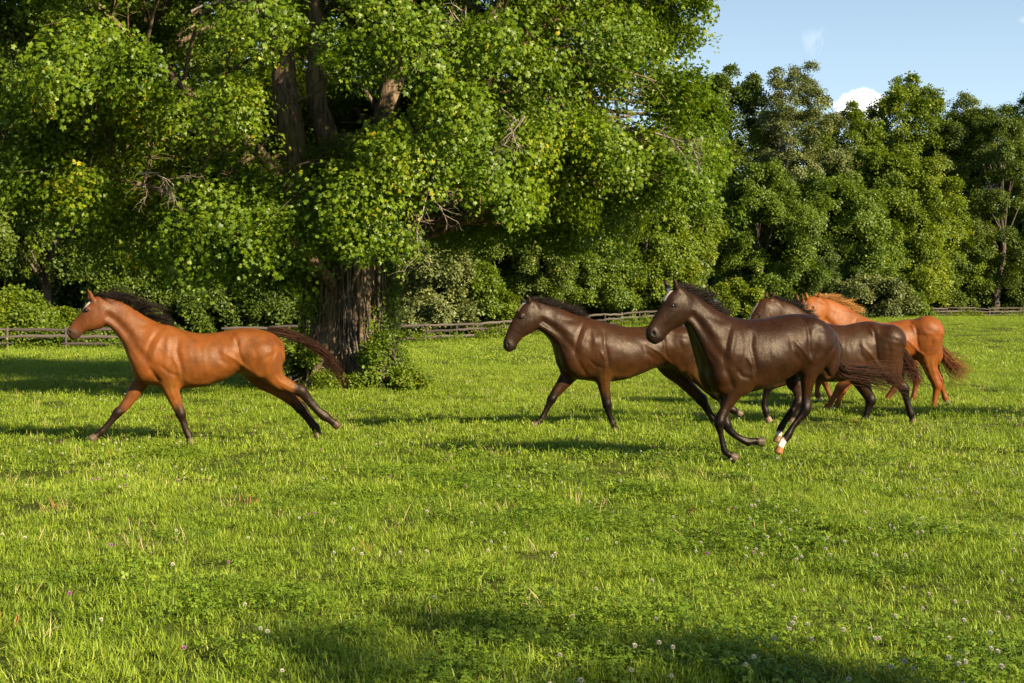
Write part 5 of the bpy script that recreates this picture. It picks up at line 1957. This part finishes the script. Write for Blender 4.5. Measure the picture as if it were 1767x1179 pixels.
HERD = [
dict(px=360, scale=144, yaw=20, seed=1, zoom=ZA, nneck=5, knee=4, dz=0.0,
     label='bright bay horse galloping alone at far left in front of the trunk',
     base=(0.1350, 0.0460, 0.0090), points=(0.0134, 0.0069, 0.0037), neck=(0.0850, 0.0280, 0.0100), flank=(0.2200, 0.0850, 0.0160), muzzle_c=(0.0300, 0.0200, 0.0140),
     coat_mat=COAT_BAY, mane_mat=HAIR_BLACK, tail_mat=HAIR_RUST, blaze=(0.7, 1.3, 0.35),
     body=[(1268, 345, 1275, 480, .09), (1220, 305, 1262, 530, .17), (1150, 285, 1200, 560, .23), (1075, 276, 1110, 545, .26), (1000, 284, 1030, 525, .265),
           (920, 300, 950, 565, .285), (820, 306, 840, 600, .305), (730, 288, 730, 612, .29), (665, 265, 620, 605, .255), (600, 252, 500, 575, .245),
           (525, 215, 435, 480, .185), (455, 172, 390, 365, .135), (385, 132, 340, 292, .095), (315, 106, 310, 262, .085), (262, 106, 285, 250, .08)],
     head=[(240, 98, 305, 215, .075), (198, 135, 292, 268, .095), (166, 178, 245, 287, .09), (138, 215, 192, 296, .066), (110, 250, 165, 312, .052), (88, 284, 152, 330, .056), (88, 310, 130, 345, .044)],
     eye=(190, 178), nostril=(90, 300), ears=[(226, 120, 197, 62), (212, 118, 200, 72)],
     lm=dict(C=(437, 475), W=(640, 270), S=(520, 480), E=(650, 570), H=(1010, 320), B=(1245, 400), K=(1130, 520)),
     legs=dict(nf=[(1060, 60, 135), (1100, 250, 130), (1150, 440, 103), (1215, 600, 80), (1272, 745, 62), (1310, 860, 46), (1345, 960, 43), (1375, 1030, 50), (1392, 1075, 42), (1402, 1110, 46)],
               ff=[(800, 200, 120), (690, 370, 105), (590, 530, 80), (490, 660, 66), (415, 725, 60), (330, 840, 48), (245, 935, 44), (200, 985, 50), (150, 1018, 38), (90, 1065, 44)],
               nh=[(330, 330, 160), (400, 470, 110), (480, 570, 78), (590, 630, 60), (690, 668, 54), (770, 760, 42), (850, 850, 38), (910, 900, 45), (965, 938, 34), (1020, 985, 40)],
               fh=[(220, 420, 120), (320, 560, 85), (470, 650, 70), (600, 740, 60), (690, 825, 52), (755, 910, 42), (800, 975, 38), (826, 1010, 44), (838, 1045, 36), (846, 1075, 40)]),
     lzoom=dict(nf=ZB2, ff=ZB2, nh=ZB3, fh=ZB3), hooves=dict(nh=(0.07, 0.045, 0.03), ff=(0.10, 0.075, 0.055)),
     mane=dict(n=520, len=0.42, lift=0.8, grav=0.3, wav=0.30, flow=(1.0, 0, -0.25), rad=0.0034),
     tail=dict(n=230, rad=0.0030, wave=0.045, path=[(462, 570, 0, .03), (483, 573, 0, .042), (505, 579, 0, .042), (528, 589, 0, .036), (550, 603, 0, .028), (570, 622, 0, .03), (585, 645, 0, .038), (597, 672, 0, .045)])),
dict(px=1080, scale=129, yaw=21, seed=2, zoom=ZC, nneck=5, knee=4,
     label='dark brown horse in the middle with its head low, trotting left behind the front horse',
     base=(0.0290, 0.0120, 0.0040), points=(0.0060, 0.0040, 0.0030), neck=(0.0160, 0.0085, 0.0050), flank=(0.0800, 0.0380, 0.0100), muzzle_c=(0.0100, 0.0070, 0.0050),
     coat_mat=COAT_DARK, mane_mat=HAIR_BLACK, tail_mat=HAIR_BLACK, blaze=(1.0, 1.4, 0.18),
     body=[(1395, 450, 1410, 630, .10), (1355, 388, 1370, 680, .19), (1280, 352, 1290, 690, .25), (1190, 345, 1200, 660, .27), (1100, 350, 1110, 645, .275), (1000, 370, 1010, 685, .285),
           (880, 366, 880, 730, .305), (770, 340, 750, 742, .29), (680, 318, 640, 735, .255), (600, 298, 510, 700, .245),
           (515, 268, 450, 575, .19), (450, 243, 415, 485, .14), (385, 220, 365, 425, .095), (325, 200, 325, 395, .085), (280, 190, 300, 375, .08)],
     head=[(250, 185, 325, 310, .075), (195, 222, 312, 375, .095), (155, 285, 262, 412, .09), (122, 350, 205, 445, .066), (92, 415, 168, 490, .053), (73, 475, 155, 520, .057), (76, 508, 122, 540, .045)],
     eye=(195, 305), nostril=(100, 489), ears=[(250, 205, 243, 158), (205, 210, 190, 170)],
     lm=dict(C=(447, 575), W=(650, 325), S=(540, 600), E=(720, 690), H=(1090, 385), B=(1390, 500), K=(1230, 640)),
     legs=dict(nf=[(700, 480, 62), (725, 600, 58), (745, 710, 49), (762, 810, 38), (775, 895, 30), (788, 950, 22), (805, 1000, 20), (816, 1032, 24), (822, 1052, 19), (828, 1075, 22)],
               ff=[(600, 560, 62), (530, 680, 60), (480, 750, 46), (430, 815, 34), (400, 860, 29), (375, 915, 22), (350, 965, 21), (335, 995, 25), (310, 1015, 20), (282, 1035, 24)],
               nh=[(1280, 480, 105), (1330, 610, 88), (1400, 715, 56), (1460, 780, 40), (1510, 822, 35), (1560, 870, 26), (1605, 915, 23), (1632, 935, 27), (1650, 945, 22), (1672, 958, 25)],
               fh=[(1150, 560, 80), (1200, 650, 66), (1280, 725, 50), (1360, 805, 42), (1415, 862, 38), (1450, 920, 27), (1478, 965, 24), (1492, 990, 27), (1500, 1008, 21), (1508, 1030, 24)]),
     mane=dict(n=560, len=0.30, lift=0.45, grav=0.25, wav=0.14, flow=(1.1, 0, 0.0), rad=0.0034),
     tail=dict(n=250, path=[(1203, 590, 0, .04), (1222, 588, 0, .07), (1250, 600, 0, .08), (1275, 620, 0, .08), (1300, 645, 0, .07)])),
dict(px=1320, scale=165, yaw=21, seed=3, zoom=ZD, nneck=5, knee=4,
     label='dark brown horse nearest the camera, with a white forehead mark and white hind feet',
     base=(0.0190, 0.0078, 0.0029), points=(0.0060, 0.0038, 0.0030), neck=(0.0180, 0.0092, 0.0050), flank=(0.0400, 0.0190, 0.0070), muzzle_c=(0.0090, 0.0060, 0.0045),
     coat_mat=COAT_DARK, mane_mat=HAIR_BLACK, tail_mat=HAIR_RUST, blaze=(0.7, 1.4, 0.2),
     body=[(1183, 440, 1165, 575, .11), (1155, 372, 1100, 610, .20), (1100, 318, 1035, 600, .26), (1030, 282, 985, 575, .275), (960, 274, 940, 610, .275), (880, 282, 870, 665, .29),
           (780, 300, 770, 708, .31), (690, 306, 665, 735, .29), (610, 298, 560, 745, .26), (545, 280, 470, 710, .25),
           (480, 243, 415, 590, .20), (425, 205, 380, 480, .15), (375, 172, 355, 400, .105), (325, 142, 338, 355, .09), (280, 122, 325, 325, .085)],
     head=[(250, 118, 335, 240, .08), (204, 160, 330, 298, .10), (175, 215, 290, 345, .092), (142, 272, 230, 375, .068), (108, 330, 192, 418, .055), (83, 375, 175, 436, .06), (85, 408, 145, 450, .047)],
     eye=(240, 229), nostril=(124, 390), ears=[(262, 125, 243, 68), (207, 122, 190, 72)],
     lm=dict(C=(420, 615), W=(640, 302), S=(485, 640), E=(615, 705), H=(1000, 320), B=(1165, 500), K=(1030, 590)),
     legs=dict(nf=[(470, 100, 120), (430, 210, 105), (375, 310, 84), (300, 440, 66), (215, 615, 60), (232, 740, 42), (258, 860, 40), (278, 950, 46), (330, 1005, 34), (385, 1035, 38)],
               ff=[(250, 120, 110), (265, 250, 85), (280, 400, 62), (295, 530, 52), (305, 650, 54), (380, 750, 46), (480, 815, 42), (560, 850, 50), (630, 845, 42), (705, 850, 50)],
               nh=[(1240, -130, 150), (1280, 20, 118), (1270, 150, 86), (1262, 300, 64), (1248, 465, 62), (1175, 575, 45), (1100, 670, 42), (1030, 785, 52), (965, 865, 44), (935, 950, 52)],
               fh=[(1080, -20, 110), (1090, 120, 90), (1135, 220, 66), (1160, 310, 52), (1150, 385, 52), (1070, 510, 46), (990, 620, 42), (945, 710, 46), (925, 770, 38), (915, 815, 40)]),
     lzoom=dict(nf=ZE, ff=ZE, nh=ZE, fh=ZE), socks=dict(nh=7.4, fh=7.2),
     hooves=dict(nh=(0.26, 0.13, 0.05), ff=(0.07, 0.055, 0.04), fh=(0.2, 0.12, 0.06)),
     mane=dict(n=460, len=0.20, lift=0.55, grav=0.15, wav=0.16, flow=(0.8, 0, 0.1), rad=0.004, fore=45),
     tail=dict(n=300, wave=0.035, rad=0.0042, path=[(1439, 585, 0, .03), (1445, 603, 0, .045), (1441, 622, 0, .06), (1452, 638, 0, .08), (1482, 644, 0, .09), (1515, 648, 0.0, .12), (1548, 657, 0.05, .15), (1582, 664, 0.1, .18)])),
dict(px=1460, scale=122, yaw=10, seed=4, zoom=ZF, nneck=4, knee=4,
     label='dark bay horse half hidden behind the front horse, its black mane blowing back',
     base=(0.0300, 0.0135, 0.0055), points=(0.0060, 0.0040, 0.0030), neck=(0.0320, 0.0120, 0.0045), flank=(0.0600, 0.0270, 0.0090), muzzle_c=(0.0078, 0.0048, 0.0031),
     coat_mat=COAT_DARK, mane_mat=HAIR_BLACK, tail_mat=HAIR_RUST, blaze=(1.2, 5.0, 0.2),
     body=[(1065, 490, 1068, 640, .11), (1035, 415, 1045, 680, .20), (985, 340, 990, 680, .255), (920, 302, 925, 655, .27), (855, 292, 858, 650, .27), (770, 305, 770, 680, .285),
           (680, 320, 680, 700, .30), (600, 310, 585, 705, .28), (530, 288, 500, 700, .25), (470, 262, 420, 665, .20),
           (415, 220, 350, 545, .15), (350, 180, 290, 440, .12), (285, 155, 240, 350, .10), (225, 145, 205, 310, .085)],
     hzoom=PX, head=[(1334, 513, 1352, 546, .078, .02), (1313, 517, 1343, 560, .097, .05), (1300, 534, 1331, 573, .09, .07), (1291, 554, 1316, 585, .067, .09), (1284, 574, 1307, 598, .054, .11), (1279, 590, 1303, 605, .057, .12), (1281, 600, 1296, 609, .045, .12)],
     eye=(1307.5, 545.5), nostril=(1289, 593), ears=[(1331, 516, 1336, 503), (1321, 515, 1324, 503)],
     lm=dict(W=(560, 300), S=(420, 560), E=(540, 660), H=(850, 330), B=(1050, 500), K=(930, 640)),
     lzoom=dict(nf=PX, ff=PX, nh=PX, fh=PX),
     legs=dict(nf=[(1395, 615, 24), (1382, 636, 18), (1364, 650, 13), (1342, 660, 9.5), (1326, 667, 8), (1322, 682, 5.8), (1319, 698, 5.4), (1321, 709, 6.4), (1323, 716, 5), (1326, 724, 5.6)],
               ff=[(1400, 615, 20), (1396, 640, 16), (1392, 655, 12), (1388, 670, 9), (1384, 684, 7.5), (1379, 697, 5.2), (1375, 708, 5), (1373, 715, 6), (1370, 720, 4.8), (1367, 726, 5.4)],
               nh=[(1535, 590, 30), (1530, 622, 24), (1538, 646, 15), (1550, 660, 10.5), (1560, 671, 8.6), (1564, 688, 6), (1568, 702, 5.6), (1571, 713, 6.6), (1573, 720, 5), (1575, 728, 5.4)],
               fh=[(1500, 600, 30), (1480, 638, 21), (1486, 660, 14), (1496, 678, 10.5), (1502, 691, 8.8), (1498, 705, 6.4), (1495, 716, 5.8), (1492, 724, 6.4), (1488, 730, 5), (1484, 737, 5.4)]),
     socks=dict(fh=8.2), hooves=dict(nf=(0.22, 0.16, 0.12), fh=(0.5, 0.42, 0.33)),
     mane=dict(n=420, len=0.21, lift=0.55, grav=0.35, wav=0.2, flow=(0.9, -0.05, -0.1), rad=0.0034, fore=80),
     tail=dict(n=280, wave=0.03, path=[(1547, 596, 0, .03), (1556, 606, 0, .05), (1562, 622, 0, .07), (1570, 638, 0, .09), (1580, 652, 0, .12), (1588, 668, 0, .14)])),
dict(px=1500, scale=106, yaw=14, seed=5, zoom=ZF, nneck=4, knee=4,
     label='bright chestnut horse at the right with a blond mane and streaming reddish tail',
     base=(0.1600, 0.0490, 0.0090), points=(0.1500, 0.0450, 0.0080), neck=(0.2000, 0.0640, 0.0100), flank=(0.2200, 0.0780, 0.0130), muzzle=0.3, leg_points=True,
     coat_mat=COAT_CHEST, mane_mat=HAIR_GOLD, tail_mat=HAIR_RED, blaze=(1.3, 5.0, 0.35),
     body=[(1335, 450, 1338, 570, .11), (1310, 390, 1318, 590, .20), (1265, 322, 1265, 590, .255), (1200, 286, 1205, 555, .27), (1130, 280, 1130, 545, .27), (1050, 291, 1050, 575, .285),
           (970, 303, 960, 600, .30), (900, 292, 885, 620, .28), (830, 262, 800, 620, .25), (765, 225, 715, 590, .20),
           (700, 188, 640, 500, .15), (640, 160, 580, 410, .125), (580, 138, 530, 340, .105), (540, 128, 510, 300, .095)],
     hzoom=PX, head=[(1408, 511, 1430, 540, .085, .03), (1393, 515, 1424, 553, .10, .07), (1386, 531, 1414, 566, .095, .11), (1381, 547, 1402, 576, .07, .15), (1377, 563, 1396, 588, .056, .19), (1374, 577, 1394, 598, .06, .22), (1376, 588, 1390, 602, .05, .23)],
     eye=(1401.5, 531), nostril=(1382, 588), ears=[(1412, 518, 1415, 504), (1394, 517, 1390, 504)],
     lm=dict(W=(860, 285), S=(720, 500), E=(830, 580), H=(1130, 315), B=(1320, 450), K=(1205, 540)),
     lzoom=dict(nf=PX, ff=PX, nh=PX, fh=PX),
     legs=dict(nf=[(1500, 600, 24), (1488, 625, 18), (1474, 643, 13), (1461, 657, 9.5), (1449, 670, 7.6), (1440, 684, 5.3), (1432, 697, 5), (1427, 704, 6), (1423, 710, 4.8), (1418, 717, 5)],
               ff=[(1492, 610, 20), (1482, 630, 15), (1472, 648, 11), (1462, 662, 8), (1453, 675, 7), (1450, 684, 4.8), (1447, 692, 4.6), (1445, 698, 5.3), (1441, 702, 4.4), (1436, 706, 5)],
               nh=[(1600, 575, 30), (1598, 602, 22), (1603, 628, 14), (1610, 648, 10.5), (1617, 665, 8.2), (1615, 680, 5.6), (1613, 693, 5.2), (1612, 701, 6), (1611, 706, 4.6), (1609, 712, 5)],
               fh=[(1595, 580, 26), (1600, 610, 18), (1610, 632, 11), (1616, 645, 8.5), (1621, 656, 7), (1625, 668, 5), (1629, 679, 4.8), (1631, 686, 5.4), (1633, 690, 4.4), (1635, 695, 4.8)]),
     hooves=dict(ff=(0.42, 0.36, 0.3), nf=(0.3, 0.2, 0.14)),
     mane=dict(n=560, len=0.30, lift=0.7, grav=0.25, wav=0.13, flow=(1.0, 0, -0.1), rad=0.0034, fore=60),
     tail=dict(n=330, wave=0.035, path=[(1615, 590, 0, .03), (1622, 604, 0, .06), (1632, 618, 0, .09), (1644, 632, 0, .13), (1658, 643, 0, .17), (1674, 652, 0, .2)])),
dict(px=1500, scale=98, yaw=6, seed=6, zoom=PX, nneck=4, knee=4, step=0.016,
     label='liver chestnut horse almost wholly hidden behind the others, only ear tips and legs showing',
     base=(0.1056, 0.0336, 0.0084), points=(0.1056, 0.0360, 0.0105), neck=(0.0768, 0.0240, 0.0084),
     coat_mat=COAT_CHEST, mane_mat=HAIR_RUST, tail_mat=HAIR_RUST,
     body=[(1584, 590, 1584, 615, .10), (1574, 575, 1576, 630, .2), (1555, 567, 1556, 632, .26), (1535, 566, 1536, 634, .28), (1510, 569, 1510, 638, .30), (1485, 570, 1483, 641, .29), (1465, 566, 1458, 640, .26), (1450, 560, 1436, 630, .21),
           (1437, 550, 1418, 603, .15), (1422, 538, 1405, 580, .12), (1408, 528, 1396, 562, .10), (1398, 522, 1392, 552, .09)],
     head=[(1391, 517, 1403, 545, .08, .02), (1381, 521, 1398, 555, .10, .04), (1375, 535, 1390, 566, .09, .06), (1370, 549, 1384, 575, .07, .08), (1366, 563, 1380, 586, .056, .1), (1363, 575, 1377, 594, .06, .11), (1365, 585, 1373, 597, .05, .11)],
     eye=(1381, 536), nostril=(1368, 584), ears=[(1386, 520, 1383, 506), (1377, 519, 1374, 506)],
     legs=dict(nf=[(1440, 610, 18), (1435, 625, 14), (1426, 638, 10), (1419, 648, 8), (1413, 657, 6.6), (1411, 666, 4.8), (1410, 675, 4.6), (1411, 681, 5.4), (1412, 685, 4.4), (1414, 690, 4.8)],
               ff=[(1440, 610, 16), (1435, 625, 12), (1428, 638, 9), (1424, 648, 7), (1423, 658, 6), (1426, 668, 4.6), (1430, 677, 4.4), (1433, 683, 5), (1436, 687, 4.2), (1440, 691, 4.6)],
               nh=[(1565, 600, 22), (1566, 615, 18), (1572, 632, 12), (1578, 645, 8.5), (1582, 655, 7), (1580, 667, 4.8), (1578, 677, 4.6), (1577, 684, 5.4), (1575, 688, 4.4), (1573, 693, 4.8)],
               fh=[(1560, 600, 20), (1556, 618, 16), (1552, 634, 11), (1553, 646, 8.5), (1552, 657, 7.4), (1543, 671, 5.6), (1533, 685, 5.4), (1525, 696, 6.2), (1521, 701, 5), (1516, 707, 5.4)]),
     hooves=dict(nf=(0.5, 0.42, 0.35)),
     mane=dict(n=120, len=0.12, lift=0.4, grav=0.3, wav=0.14, fore=30),
     tail=dict(n=120, path=[(1583, 592, 0, .03), (1590, 600, 0, .05), (1593, 615, 0, .06), (1590, 632, 0, .07)])),
]
for spec in HERD:
    build_horse(spec)
